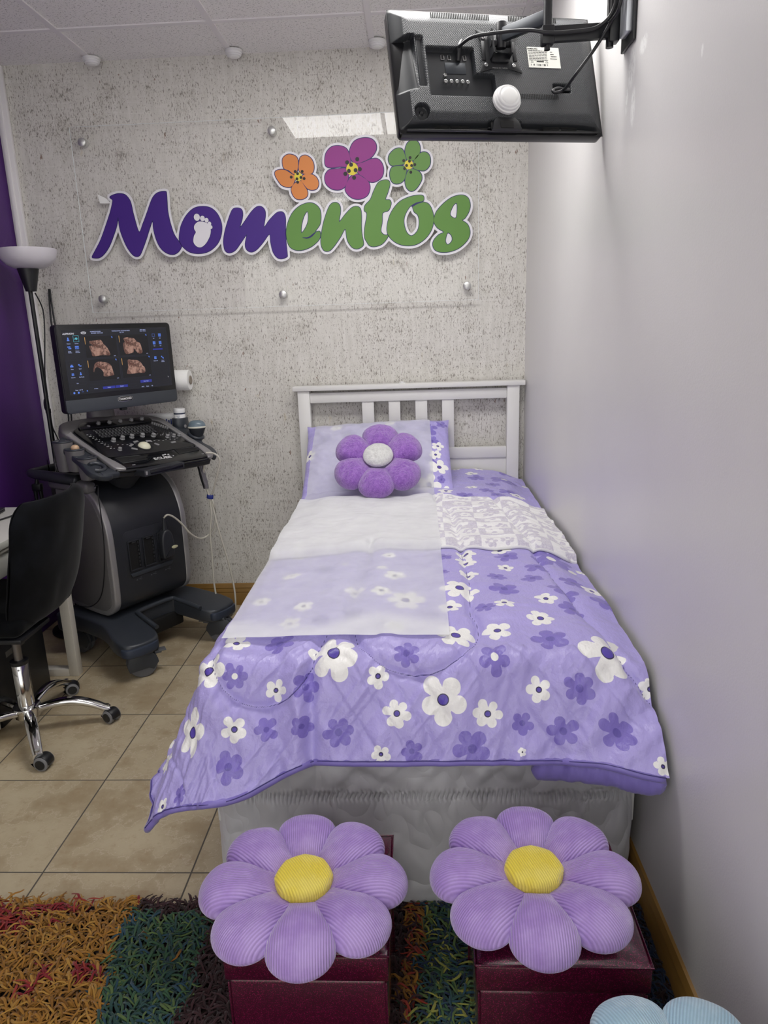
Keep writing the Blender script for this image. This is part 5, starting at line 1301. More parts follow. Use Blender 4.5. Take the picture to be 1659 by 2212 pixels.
for i in range(9): mb.box((-.198+.004*i, .088-.016*i, .0032), (.012 if i % 2 else .008, .0028, .0003)); mb.box((-.185+.004*i, .084-.016*i, .0032), (.005, .0016, .0003))
for i in range(10): mb.box((.10+.0105*i, .028+.008*math.sin(i*1.9), .0032), (.006, .0018, .0003))
for i in range(16): mb.box((-.12+.02*i, -.018-.004*(i % 3), .0032), (.008, .0015, .0003))
part('key_legends', mb, M_legend, kb, 0)
def knob(x, y, r, h, z=.003, parent=kb):
    mb = MB(CM).lathe([(r*1.18, z), (r*1.18, z+.002), (r, z+.003), (r, z+h-.001), (r*.9, z+h), (r*.55, z+h+.0004), (.0002, z+h)], tr(x, y, 0), 24)
    return part('knob', mb, M_chrome if False else M_keyg, parent, 30)
for x, y in ((-.105, .163), (-.052, .163), (.003, .165), (.060, .167), (.116, .170)): knob(x, y, .0078, .010, .009)
part('power_button', MB(CM).lathe([(.0075, .008), (.0075, .0105), (.006, .0112), (.0002, .0108)], tr(-.158, .150, 0), 24), M_keyg, kb, 40)
for x, y in ((-.122, .014), (-.073, .024), (-.024, .029), (.029, .029), (.079, .020)): knob(x, y, .0092, .014)
for x, y in ((.138, -.002), (.172, -.001), (.204, .001)): knob(x, y, .0076, .012)
knob(-.138, -.062, .008, .012)
for i in range(8):
    f = i/7; part('slider', MB(CM).box((.145+.042*f, .128-.058*f, .008), (.008, .0052, .012), .0015), M_keyg, kb, 40)
tb = part('trackball_ring', MB(CM).lathe([(.038, .002), (.038, .0045), (.030, .0052), (.0285, .004), (.0285, .002)], tr(-.015, -.054, 0), 40), M_black, kb, 40)
part('trackball', MB(CM).ell((-.015, -.054, .0), (.0275, .0275, .0205), 32, 18), simple('ivory trackball', '#d8d6be', .2, 0, 20, .02), tb, 180, 'ivory trackball')
for x, y, a in ((-.067, -.036, 30), (-.072, -.068, -35), (-.030, -.012, 10), (.030, -.018, -12), (.049, -.052, -60), (.136, -.052, 5)):
    part('button', MB(CM@tr(x, y, 0)@rz(math.radians(a))).box((0, 0, .004), (.026 if abs(a) < 40 else .022, .011, .005), .002), M_keyg, kb, 40)
ML = CM@tr(0, 0, .0018)
mb = MB().text('ECUBE', .0235, ML@tr(.004, -.163, 0), .0003, 'CENTER', .0006, 0, 1.25)
for x, y in ((.020, -.143), (.032, -.140), (.046, -.143)): mb.prism([(x-.005, y-.003), (x+.004, y-.003), (x+.006, y+.004), (x-.003, y+.004)], 0, .0003, ML)
mb.text('8', .010, ML@tr(.062, -.158, 0), .0003)
part('maker_print', mb, M_legend, co_, 0)
mb = MB()
for x, y in ((-.150, -.186), (.206, -.175)): mb.box((x, y, .0020), (.014, .005, .0003), M=CM)
part('round_marks', mb, M_keyg, co_, 0)
# left probe cups, cable hook, right arm and gel warmer
arm_ = part('left_arm', MB(CM).prism(smooth_poly([(-.26, .11), (-.315, .10), (-.335, .03), (-.33, -.08), (-.335, -.17), (-.30, -.215), (-.25, -.205), (-.245, -.10)], 4), -.038, -.012, None, .006), M_ubase, co_, 45)
for (x, y), d in zip(((-.318, .066), (-.306, -.004), (-.296, -.078)), (.125, .092, .092)):
    p_ = CM@Vector((x, y, -.004)); Mc = tr(*p_)@rz(1.05)
    rows = []
    for r_, z_ in ((.020, -d), (.030, -d+.004), (.033, -d+.03), (.036, -.012), (.0375, -.004), (.0370, .0), (.031, .0005), (.029, -.004), (.026, -.05), (.02, -.07), (.0005, -.07)):
        rows.append([(r_*math.copysign(abs(math.cos(a))**.75, math.cos(a))*.92, r_*math.copysign(abs(math.sin(a))**.75, math.sin(a)), z_) for a in np.linspace(0, 2*math.pi, 45)])
    q = part('probe_cup', MB(Mc).grid(np.array(rows)), M_ugrey, co_, 50)
    part('cup_rim', MB(Mc).tube([(.0355*math.copysign(abs(math.cos(a))**.75, math.cos(a))*.92, .0355*math.copysign(abs(math.sin(a))**.75, math.sin(a)), .0) for a in np.linspace(0, 2*math.pi, 45)], .0042, 8, 1), M_ubase, q, 180)
mb = MB(CM)
ring = [(-.292+.030*math.cos(a), -.150+.030*math.sin(a), -.008) for a in np.linspace(-2.3, 2.3, 18)]
mb.tube(ring, .008, 8, 1).box((-.262, -.190, -.022), (.075, .045, .026), .006)
part('cable_hook', mb, M_ubase, co_, 45)
ra = part('right_arm', MB(CM).prism(smooth_poly([(.245, .10), (.30, .085), (.325, .03), (.318, -.02), (.30, -.06), (.315, -.11), (.300, -.165), (.265, -.185), (.255, -.10)], 4), -.034, -.010, None, .006), M_ubase, co_, 45)
part('holder_ring', MB(CM).tube([(.300+.030*math.cos(a), .0+.034*math.sin(a), -.004) for a in np.linspace(0.3, 5.9, 20)], .0085, 8, 1), M_ubase, ra, 60)
gp = CM@Vector((.300, .110, -.03)); Mg = tr(*gp)@rz(1.05)
gw = part('gel_warmer', MB(Mg).lathe([(.036, -.02), (.040, -.015), (.040, .052), (.0385, .056), (.031, .057)], None, 40, True, 0, 1.0, .86), M_ubase, co_, 45)
part('warmer_window', MB(Mg).lathe([(.007, 0), (.0078, .001), (.006, .002), (.0005, .001)], tr(-.004, -.0345, .018)@Matrix.Rotation(math.pi/2, 4, 'X'), 20), M_usilv, gw, 40)
# disk drive under the console
q = part('disc_drive', MB(MA).box2((-.085, -.198, .822), (.122, -.02, .850), .003), M_ubody, us, 40)
part('disc_tray', MB(MA).box2((-.055, -.1995, .828), (.112, -.196, .845), .0012), M_blackg, q)
part('usb_socket', MB(MA).box2((-.079, -.1995, .829), (-.070, -.196, .844), .0006), M_usilv, q)
part('under_clip', MB(MA).prism([(.12, .845), (.22, .855), (.20, .83), (.185, .815), (.165, .828)], .10, .13, frame((0, 0, 0), (1, 0, 0), (0, 0, 1), (0, -1, 0))), M_ubody, us)
# rear column, shelf and push handle
part('rear_column', MB(MA).box2((-.03, .215, .775), (.19, .345, .962), .03, 4), M_ubody, us, 45)
part('rear_shelf', MB(MA).box2((-.06, .22, .945), (.21, .36, .965), .008), M_ugrey, us)
part('push_handle', MB(MA).tube([(-.19, .10, .80), (-.235, .20, .815), (-.250, .33, .82), (-.20, .42, .81), (-.10, .44, .81), (.0, .44, .81)], [.026, .024, .020, .018, .018, .018], 12), M_ubody, us, 180)
part('handle_bracket', MB(MA).box2((-.215, .02, .75), (-.16, .30, .80), .018, 3), M_ugrey, us)
# ---- monitor
KS = .55/.535
MM = tr(.011, -.383, 1.252)@rz(.9728)@Matrix.Rotation(-.006, 4, 'X')@Fy
part('monitor_neck', MB(MA).lathe([(.064, .965), (.064, 1.00), (.059, 1.05), (.057, 1.09)], tr(.082, .290, 0), 36, True, 0, 1.08, .8).box2((.03, .160, 1.07), (.13, .315, 1.18), .02), M_ugrey, us, 45)
mo = part('monitor', MB(MM).prism(rrect(.275, .1770, .016), -.040, .0, None, .006, 3), M_black, us, 40)
part('bezel', MB(MM).prism(rrect(.2725, .1745, .014), -.002, .0025, None, .001), simple('black monitor bezel', '#101114', .3, 0, 30, .08), mo, 40)
part('chin', MB(MM).prism([(.2735, -.1215), (-.2735, -.1215)]+rrect(.2735, .1755, .015)[14:28], -.002, .0040, None, .0012), simple('slate monitor chin', '#3a3e45', .4, .1, 30, .05), mo, 40)
part('rear_shell', MB(MM).prism(rrect(.16, .11, .03), -.075, -.038, None, .02, 3), M_ubody, mo, 45)
part('hinge_knob', MB(MM).box((.0, -.183, -.02), (.03, .012, .02), .004), M_ubody, mo)
def em(name, col, s=1.0):
    t = NT(name); c = srgb(col); t.p(col=(.01, .01, .012, 1), rough=.25, em=s, emc=t.mix(t.math('MULTIPLY', t.noise(40, 2), .12), c, (0, 0, 0, 1))); return t.m
E_bg = em('screen background glow', '#16181f', .75); E_img = em('screen image black', '#0b0a0c', .6); E_line = em('screen frame line', '#2c3346', .7)
E_txt = em('screen text glow', '#aeb9e6', .8); E_ico = em('screen icon glow', '#5b86ee', .9); E_btn = em('screen button glow', '#2c35a0', .8); E_gold = em('screen scale glow', '#d8a860', .9); E_cy = em('screen highlight glow', '#5fc6d8', .8); E_wht = em('screen white glow', '#e8e8f0', .8); E_pan = em('screen panel glow', '#1d2130', .8)
def mat_fetus():
    t = NT('ultrasound rendering glow')
    a = t.noise(38, 5, .55); b = t.noise(160, 4, .6)
    c = t.mix(t.ramp(a, .34, .66), srgb('#5a342b'), srgb('#b58c7c')); c = t.mix(t.math('MULTIPLY', t.ramp(b, .55, .7), .5), c, srgb('#d8b4a2')); c = t.mix(t.ramp(t.math('ABSOLUTE', t.math('SUBTRACT', a, .47)), .03, .0, 0, .75), c, srgb('#2a1412'))
    t.p(col=(.01, .01, .01, 1), rough=.25, em=.75, emc=c); return t.m
E_fet = mat_fetus()
scr = part('screen', MB(MM).box2((-.2505, -.1015, .0026), (.2530, .1565, .0030)), E_bg, mo, 0)
def sx(v): return v*KS
mb = MB(MM)
for i, (x0, y0) in enumerate(((-.153, .040), (.001, .041), (-.153, -.052), (.001, -.051))): mb.box2((sx(x0), sx(y0), .0030), (sx(x0+.146), sx(y0+.087), .0032))
part('image_panes', mb, E_img, scr, 0)
mb = MB(MM)
def frm(x0, y0, x1, y1, w=.0007, z=.0033):
    for a, b in (((x0, y0), (x1, y0+w)), ((x0, y1-w), (x1, y1)), ((x0, y0), (x0+w, y1)), ((x1-w, y0), (x1, y1))): mb.box2((a[0], a[1], z), (b[0], b[1], z+.0001))
for x0, y0 in ((-.153, .040), (.001, .041), (-.153, -.052), (.001, -.051)): frm(sx(x0), sx(y0), sx(x0+.146), sx(y0+.087))
frm(sx(-.243), sx(-.043), sx(-.170), sx(.035)); frm(sx(.158), sx(-.093), sx(.236), sx(.148))
for x, y in ((-.220, .115), (-.220, .084), (-.187, .083), (-.220, .013), (-.186, .013), (-.220, -.019), (-.186, -.019)): frm(sx(x-.012), sx(y-.011), sx(x+.012), sx(y+.011), .0005)
for x in (-.157, -.097, -.037, .023, .084): frm(sx(x), sx(-.087), sx(x+.057), sx(-.064), .0005); mb.box2((sx(x), sx(-.076), .0033), (sx(x+.057), sx(-.0755), .0034))
frm(sx(-.241), sx(-.060), sx(-.168), sx(-.048), .0005)
part('frame_lines', mb, E_line, scr, 0)
for i in range(4): part('ultrasound_picture', MB(MM).shape([smooth_poly(FET[i], 3)], .0002, tr(0, 0, .0034)), E_fet, scr, 0, 'brown ultrasound rendering')
mb = MB(MM)
def person(x, y, s=.0042):
    mb.shape([[(sx(x)+s*.75*math.cos(a), sx(y)+s*.9+s*.85*math.sin(a)) for a in np.linspace(0, 5.9, 14)], [(sx(x)-s*1.4, sx(y)-s*1.5), (sx(x)+s*1.4, sx(y)-s*1.5), (sx(x)+s*.9, sx(y)), (sx(x)-s*.9, sx(y))]], .0001, tr(0, 0, .0034))
person(-.220, .116); person(-.186, -.018, .0034)
def bx(x, y, w, h): mb.box((sx(x), sx(y), .0034), (w, h, .0001))
for dx, dy in ((-.004, .003), (.003, .003), (-.0005, -.003), (.006, -.003)): bx(-.220+dx, .084+dy, .0056, .0048)
bx(-.187, .088, .016, .003); bx(-.194, .083, .0022, .011); bx(-.180, .083, .0022, .011); bx(-.187, .0785, .016, .0018); bx(-.187, .083, .005, .006)
bx(-.220, .012, .014, .006); bx(-.220, .017, .008, .003); bx(-.189, .017, .006, .005); bx(-.183, .012, .009, .004); bx(-.220, -.016, .010, .003); bx(-.220, -.021, .011, .005)
for x, y, n in ((.207, .120, 3), (.175, .088, 3), (.206, .088, 5)):
    for i in range(n):
        for j in range(n): bx(x+(i-(n-1)/2)*.0135/n, y+(j-(n-1)/2)*.0135/n, .0118/n, .0118/n)
for i in range(5):
    for a in (-1, 1): bx(.175+a*.006, .114+.003*i, .0014, .0014); bx(.169+.003*i, .120+a*.006, .0014, .0014)
for dx in (-.003, .003):
    for dy in (-.003, .003): bx(.173+dx, .025+dy, .0054, .0054)
bx(.206, .0285, .0055, .0055); bx(.213, .022, .0055, .0055); bx(.209, .025, .003, .003)
for x, y in ((-.028, .118), (.137, .122), (-.022, .028), (.140, .031)): mb.shape([[(sx(x)-.0025, sx(y)+.004), (sx(x)+.003, sx(y)+.003), (sx(x)+.0035, sx(y)-.003), (sx(x), sx(y)-.0025)]], .0001, tr(0, 0, .0036))
for x in (-.225, -.206): mb.shape([[(sx(x)+.0042*math.cos(a), sx(-.091)+.0042*math.sin(a)) for a in np.linspace(0, 5.9, 14)]], .0001, tr(0, 0, .0034))
bx(-.188, -.089, .008, .001); bx(-.168, -.087, .005, .005)
part('icons', mb, E_ico, scr, 0)
mb = MB(MM); frm(sx(-.198), sx(.105), sx(-.174), sx(.130), .0012, .0034); mb.shape([[(sx(-.186)-.008, sx(.117)-.003), (sx(-.186)-.004, sx(.117)+.004), (sx(-.186)+.002, sx(.117)+.006), (sx(-.186)+.007, sx(.117)+.001), (sx(-.186)+.003, sx(.117)-.005), (sx(-.186)-.002, sx(.117)-.002)]], .0001, tr(0, 0, .0036))
part('selected_icon', mb, E_cy, scr, 0)
mb = MB(MM)
for x in (-.097, -.037): mb.box2((sx(x), sx(-.0865), .0034), (sx(x+.057), sx(-.0765), .0035))
mb.box2((sx(.084), sx(-.0755), .0034), (sx(.141), sx(-.0645), .0035)); mb.box2((sx(.165), sx(.058), .0034), (sx(.215), sx(.064), .0035))
part('buttons', mb, E_btn, scr, 0)
mb = MB(MM)
for x, y in ((-.149, .108), (.006, .110), (-.149, .017), (.006, .018)): mb.prism([(sx(x)-.0012, sx(y)+.014), (sx(x)+.0014, sx(y)+.014), (sx(x)+.0012, sx(y)-.014), (sx(x)-.0004, sx(y)-.014)], .0034, .0035)
part('grey_scales', mb, E_gold, scr, 0)
def T(s, x, y, h, al='CENTER', b=.00015): mb.text(s, h, MM@tr(sx(x), sx(y), .0036), .0001, al, b)
mb = MB()
for s, x, y in (('Patient', -.220, .099), ('E-View', -.186, .099), ('Image', -.220, .070), ('History', -.219, .065), ('Patient', -.187, .070), ('Browser', -.186, .065), ('Print', -.220, .001), ('Send', -.186, .001), ('Save As', -.220, -.031), ('End Study', -.184, -.031), ('Exit', -.205, -.0545), ('1x1', .175, .107), ('3x3', .207, .107), ('4x4', .175, .075), ('5x5', .206, .075), ('Select All', .173, .012), ('Select', .210, .012), ('Inverse', .210, .007), ('Delete', -.068, -.0815), ('Review', -.008, -.0815), ('Select Page', .112, -.070), ('Archive', -.128, -.0815)):
    T(s, x, y, .0056)
T('Page  1 of 16', -.203, -.081, .0062); T('[PRE]', .093, -.0925, .0056); T('Mode', .117, -.0925, .0056); T('TIB', .140, -.0925, .0056)
T('MOMENTOS 3D/4D', -.098, .1425, .0056); T('06.24.2023  10:37:15 AM', -.092, .1365, .0052); T('TRANSGLADWIN, BLOWNSKYMDER', .018, .1425, .0054); T('Page : 2/17', .022, .136, .0050); T('TIS0.4  MI 0.8', .124, .1445, .0050); T('VCI-A / TIB 0.2', .124, .139, .0050)
for x, y in ((-.024, .044), (.134, .046), (-.022, -.047), (.135, -.046)): T('quality', x, y, .0034)
part('screen_text', mb, E_txt, scr, 0)
mb = MB(); mb.text('ALPINION', .0098, MM@tr(sx(-.217), sx(.1365), .0036), .0001, 'CENTER', .0002, .25, 1.1); mb.prism([(sx(.228), sx(-.062)), (sx(.231), sx(-.062)), (sx(.227), sx(-.056))], .0036, .0037, MM)
mb.shape([[(sx(-.151)+.012*math.cos(a), sx(.139)+.0052*math.sin(a)) for a in np.linspace(0, 6.1, 24)], [(sx(-.151)+.009*math.cos(a), sx(.139)+.0034*math.sin(a)) for a in np.linspace(0, 6.1, 24)]], .0001, MM@tr(0, 0, .0036)).box((sx(-.151), sx(.139), .0036), (.012, .002, .0001), M=MM)
part('logo_text', mb, E_wht, scr, 0)
# maker badge on the chin
q = part('badge', MB(MM).prism(smooth_poly([(-.034, -.146), (-.036, -.138), (-.032, -.130), (0, -.1275), (.032, -.130), (.036, -.138), (.034, -.146), (0, -.1495)], 4), .0038, .0048, None, .0004), M_chrome, mo, 40)
part('badge_plate', MB(MM).prism(smooth_poly([(-.0325, -.1452), (-.0342, -.138), (-.0308, -.1312), (0, -.1290), (.0308, -.1312), (.0342, -.138), (.0325, -.1452), (0, -.1480)], 4), .0047, .0051, None), M_black, q, 40)
part('badge_text', MB().text('DIAMOND', .0125, MM@tr(0, -.1385, .0053), .0003, 'CENTER', .0004, 0, 1.02), M_legend, q, 0)

# ================================================================ things on the machine
t = thing('gel_jar', 'white gel jar with a navy band standing in the grey warmer', 'jar', tuple(gp+Vector((0, 0, .05))))
Mj = tr(gp.x, gp.y, gp.z)
part('jar', MB(Mj).lathe([(.026, .03), (.0265, .032), (.0265, .081), (.0255, .083)], None, 40), M_white, t, 40)
part('band', MB(Mj).lathe([(.0268, .074), (.0269, .0745), (.0269, .0800), (.0268, .0805)], None, 40), simple('navy label band', '#1a2740', .5, 0, 30, .05), t, 40, 'navy band')
part('lid', MB(Mj).lathe([(.027, .083), (.0275, .084), (.0275, .098), (.0262, .1005), (.0225, .1008), (.0222, .1002), (.0002, .1002)], None, 40), M_white, t, 40)
mb = MB()
for i, w in enumerate((.017, .010, .014)): mb.box((.002, -.0266, .067-.006*i), (w, .0006, .0016), M=Mj)
part('label_print', mb, simple('navy print', '#27365a', .5, 0, 30, .05), t, 0)
# convex probe in the right holder, its cable and its connector plugged into the cabinet
t = thing('ultrasound_probe', 'ultrasound probe with a blue grey dome in the right holder, its white cable looping down', 'ultrasound probe', tuple(CM@Vector((.302, -.002, 0))))
pc = CM@Vector((.304, -.006, .0)); Mq = tr(*pc)@rz(math.radians(10))
part('probe_body', MB(Mq).lathe([(.016, -.045), (.019, -.02), (.026, .0), (.036, .024), (.0400, .034), (.039, .037)], None, 40, True, 0, 1.0, .72), M_ubody, t, 50)
part('probe_collar', MB(Mq).lathe([(.0405, .034), (.0415, .036), (.0412, .0405), (.040, .042)], None, 40, True, 0, 1.0, .74), simple('cream collar', '#d6d4c6', .4, 0, 30, .03), t, 50, 'cream collar')
part('dome', MB(Mq).lathe([(.0405, .0415), (.0395, .048), (.036, .056), (.029, .063), (.018, .068), (.0002, .0695)], None, 40, True, 0, 1.0, .74), simple('blue grey dome', '#66757f', .25, 0, 30, .04), t, 60, 'blue grey acoustic dome')
M_cab = simple('off white cable', '#bdb9ae', .5, 0, 30, .04)
pts = [(pc.x+.01, pc.y, pc.z-.05), (.312, -.31, .825), (.302, -.31, .745), (.308, -.305, .69), (.316, -.300, .645), (.319, -.305, .57), (.306, -.31, .47), (.307, -.315, .368), (.305, -.32, .235), (.321, -.335, .135), (.351, -.345, .085), (.380, -.345, .080), (.400, -.335, .118), (.399, -.32, .205), (.382, -.31, .321), (.359, -.31, .435), (.341, -.305, .525), (.328, -.298, .60), (.322, -.295, .647), (.335, -.30, .672), (.352, -.31, .715), (.372, -.315, .770), (.384, -.315, .812), (.379, -.318, .838), (.358, -.325, .855), (.33, -.34, .86)]
part('cable', MB().tube(pts, .0042, 10, 6), M_cab, t, 180, 'off white cable')
mcp = MA@Vector((.068, -.088, .600))
pts = [(.322, -.292, .652), (.334, -.298, .60)]+[tuple(MA@Vector((x, -.10, z))) for x, z in ((.352, .553), (.340, .500), (.305, .466), (.251, .460), (.197, .497), (.163, .542), (.136, .574), (.110, .598), (.088, .611), (.073, .612))]+[tuple(mcp)]
part('plug_cable', MB().tube(pts, .0042, 10, 6), M_cab, t, 180, 'off white cable')
Mx = MA@frame((0, 0, 0), (1, 0, 0), (0, 0, 1), (0, -1, 0))
cn = part('connector', MB(Mx).prism(smooth_poly([(.042, .425), (.040, .49), (.046, .525), (.060, .545), (.082, .545), (.098, .522), (.104, .48), (.102, .435), (.085, .420), (.055, .418)], 4), .060, .100, None, .009, 3), M_ubody, t, 45)
part('strain_relief', MB().cyl(MA@Vector((.070, -.082, .535)), MA@Vector((.068, -.088, .603)), .012, .0052, n=18), M_ubody, cn, 40)
part('connector_badge', MB(Mx).prism([(.100+.0165*math.cos(a), .463+.0068*math.sin(a)) for a in np.linspace(0, 6.1, 28)], .099, .1045, None, .001), simple('ivory badge', '#b5b294', .4, 0, 30, .04), cn, 40, 'ivory oval badge')
# thin wand in a plastic sleeve hanging beside it
wa = Vector((.283, -.318, .838)); wb = Vector((.303, -.302, .690))
mb = MB().tube([wa, wa.lerp(wb, .33)+Vector((.002, 0, 0)), wa.lerp(wb, .66)+Vector((-.001, 0, 0)), wb], [.0125, .0135, .0115, .0095], 12, 4)
t = thing('wand_probe', 'slim dark wand probe in a crinkled grey plastic sleeve hanging under the console', 'ultrasound probe', tuple(wb))
part('wand', mb, M_black, t, 60)
rows = []
for k in range(30):
    f = k/29; p_ = wa.lerp(wb, f); R = .0145-.003*f
    rows.append([(p_.x+.004+(R+.0022*float(vnoise(np.array(a*3.1), np.array(f*9), 4)))*math.cos(a), p_.y+(R+.0022*float(vnoise(np.array(a*3.1), np.array(f*9), 4)))*math.sin(a), p_.z) for a in np.linspace(-2.1, 1.5, 20)])
part('plastic_sleeve', MB().grid(np.array(rows)), simple('grey crinkled plastic sleeve', '#6d6a70', .3, 0, 60, .2), t, 180, 'crinkled grey sleeve')
part('wand_cable', MB().tube([tuple(wb), (.309, -.298, .665), (.320, -.292, .625), (.330, -.29, .575), (.337, -.29, .535), (.333, -.30, .50), (.318, -.305, .46)], .0022, 8, 6), M_cab, t, 180)
o = part('cable_tie', MB().lathe([(.0145, -.009), (.0155, -.008), (.0155, .008), (.0145, .009)], tr(.318, -.296, .648)@Matrix.Rotation(.15, 4, 'Y'), 28, True, 0, 1, .7), simple('royal blue velcro', '#22307e', .7, 0, 80, .1), None, 40); tag(o, 'royal blue velcro tie gathering the white probe cables', 'cable tie')
cp = CM@Vector((-.298, .002, -.01)); Mq = tr(*cp)
t = thing('probe', 'small probe with a round beige tip standing in the middle left cup', 'ultrasound probe', (cp.x, cp.y, cp.z-.05))
part('handle', MB(Mq).lathe([(.010, -.06), (.012, -.05), (.012, -.01), (.0135, -.004)], None, 24), M_black, t, 40)
part('tip', MB(Mq).ell((0, 0, .006), (.0165, .0165, .0145), 28, 16), simple('beige rubber tip', '#c8a888', .4, 0, 30, .04), t, 180, 'beige round tip')
# thin black cord with a silver bead draped over the hook and down the side of the cabinet
hk = CM@Vector((-.292, -.172, .004))
t = thing('cord', 'thin black cord with a silver bead hanging from the console hook', 'cord', tuple(hk))
bead = Vector((-.066, -.625, .775))
part('cord_line', MB().tube([tuple(hk), (hk.x-.012, hk.y-.01, hk.z-.03), (-.076, -.622, .805), tuple(bead), (-.080, -.628, .745), (-.085, -.63, .70), (-.088, -.632, .665), (-.083, -.632, .635)], .0022, 8).tube([tuple(bead)]+[tuple(MA@Vector(v)) for v in ((-.19, -.03, .792), (-.204, -.044, .755), (-.206, -.048, .70), (-.206, -.046, .617), (-.206, -.040, .537), (-.206, -.018, .43), (-.206, .010, .345), (-.206, .05, .285), (-.206, .12, .240), (-.206, .2, .225))], .0022, 8).cyl((-.0865, -.632, .66), (-.081, -.632, .622), .0045, n=12), M_black, t, 60)
part('bead', MB().ell(tuple(bead), (.0085, .0085, .0085), 20, 12), M_steel, t, 180, 'silver bead')
t = thing('carton', 'small white box with blue print on the wall behind the console', 'box', (.05, -.03, .935))
part('box_body', MB().box2((-.035, -.062, .935), (.118, -.0005, 1.005), .004), M_white, t)
Mb = tr(.060, -.032, .975)
mb = MB(Mb)
for i in range(4): mb.box((.012+.011*i, -.0305, -.006), (.006, .0006, .016 if i % 2 else .026))
part('blue_print', mb, simple('blue carton print', '#2d3f88', .5, 0, 30, .05), t, 0)
pg = Vector((-.483, -.30, .70))
t = thing('power_plugs', 'black twin power plugs hanging against the purple wall behind the machine handle', 'plug', tuple(pg))
part('adapter', MB(tr(*pg)).box2((-.022, -.014, -.005), (.022, .014, .030), .006).cyl((0, 0, .028), (.004, 0, .062), .010, .006, n=14), M_black, t, 45)
for s_ in (-1, 1): part('plug', MB(tr(*pg)).cyl((s_*.012, 0, -.005), (s_*.013, 0, -.05), .010, .007, n=14), M_black, t, 45)
part('cord', MB().tube([tuple(pg+Vector((.004, 0, .06))), tuple(pg+Vector((.012, .02, .085))), tuple(pg+Vector((.05, .06, .075))), tuple(pg+Vector((.075, .07, .0))), tuple(pg+Vector((.07, .08, -.2))), tuple(pg+Vector((.06, .1, -.45)))], .006, 10), M_black, t, 180)

# ================================================================ desk along the purple wall
t = thing('desk', 'white desk with square tube legs along the purple wall', 'desk', (-.36, -1.3, 0))
M_desk = simple('white laminate desk top', '#d9d8d0', .35, 0, 8, .02)
M_tubew = simple('white powder coated tube', '#cfcabf', .4, 0, 30, .03)
part('desk_top', MB().box2((XL+.012, -2.60, .700), (-.120, -.735, .725), .0025), M_desk, t)
part('apron', MB().box2((-.150, -2.56, .600), (-.135, -.80, .688), .003), M_desk, t)
part('front_rail', MB().box2((-.158, -2.58, .684), (-.126, -.76, .700), .003), M_tubew, t)
for y in (-.765, -2.55):
    fr = MB()
    for a, b in (((-.205, y-.02, .0), (-.165, y+.02, .700)), ((XL+.02, y-.02, 0), (XL+.06, y+.02, .70)), ((XL+.06, y-.02, 0), (-.205, y+.02, .032)), ((XL+.06, y-.02, .66), (-.205, y+.02, .70))): fr.box2(a, b, .002)
    part('leg_frame', fr, M_tubew, t)
# drawer pedestal under the desk
t = thing('drawer_unit', 'white drawer unit standing under the desk', 'drawer unit', (-.38, -1.45, 0))
part('carcass', MB().box2((XL+.02, -1.72, .01), (-.262, -1.215, .345), .003), M_desk, t)
for z in (.02, .130, .240): part('drawer_front', MB().box2((-.262, -1.715, z), (-.248, -1.222, z+.104), .002), M_desk, t)
o = part('storage_box', MB().box2((XL+.02, -1.19, 0), (-.262, -.83, .30), .006), M_black, None); tag(o, 'black box in the shade under the desk beside the drawers', 'box')
o = part('label_strip', MB().box2((-.2622, -1.10, .24), (-.2608, -.97, .262)), simple('grey label strip', '#55544f', .6, 0, 30, .05), o, 0)
# notebook computer
t = thing('laptop', 'closed dark laptop lying on the white desk at the left edge', 'laptop', (-.42, -.98, .725))
Ml = tr(-.435, -.985, .725)@rz(math.radians(8))
part('base', MB(Ml).box2((-.11, -.17, .001), (.11, .17, .010), .003), simple('graphite metal', '#3a3a40', .4, .6, 60, .06), t)
l_ = part('lid', MB(Ml).box2((-.11, -.17, .0105), (.11, .17, .0165), .002), simple('dark violet grey lid', '#33303a', .35, .3, 60, .06), t)
mb = MB(Ml)
for i, w in enumerate((.05, .02, .03, .012)): mb.box((.05-.03*i, .09-.02*(i % 2), .0167), (.012, w, .0003))
part('lid_print', mb, M_legend, l_, 0)
part('sticker', MB(Ml).box2((.02, -.12, .0166), (.075, -.06, .0170)), simple('blue sticker', '#4a7aa8', .4, 0, 60, .2), l_, 0, 'blue sticker')
o = part('desk_cable', MB().tube([(-.30, -.80, .729), (-.262, -.835, .729), (-.275, -.90, .729), (-.30, -1.0, .729), (-.30, -1.1, .729), (-.33, -1.25, .729)], .0032, 8), M_black, None, 180); tag(o, 'black cable lying on the white desk beside the laptop', 'cable')

# ================================================================ black velvet swivel chair
CX, CY = -.150, -1.205
ch = thing('desk_chair', 'black velvet desk chair on a chrome five star base', 'chair', (CX, CY, 0))
def mat_velvet():
    t = NT('black velvet'); f = t.noise(9, 4, .6)
    t.p(col=t.mix(t.ramp(f, .4, .7), srgb('#06070a'), srgb('#0e1015')), rough=.9, sheen=.12, sheenr=.35, spec=.15)
    t.bump(t.noise(400, 2), .2, .0008); return t.m
M_velvet = mat_velvet()
def rbox(mb, c, sz, r, n=6, xf=None, bulge=0.0):
    b = bmesh.new(); bmesh.ops.create_cube(b, size=1)
    for v in b.verts: v.co = Vector((v.co.x*sz[0], v.co.y*sz[1], v.co.z*sz[2]))
    bmesh.ops.bevel(b, geom=list(b.edges), offset=r, segments=n, profile=.5, affect='EDGES')
    for v in b.verts:
        v.co += Vector(c)
    return mb.bm(b, xf)
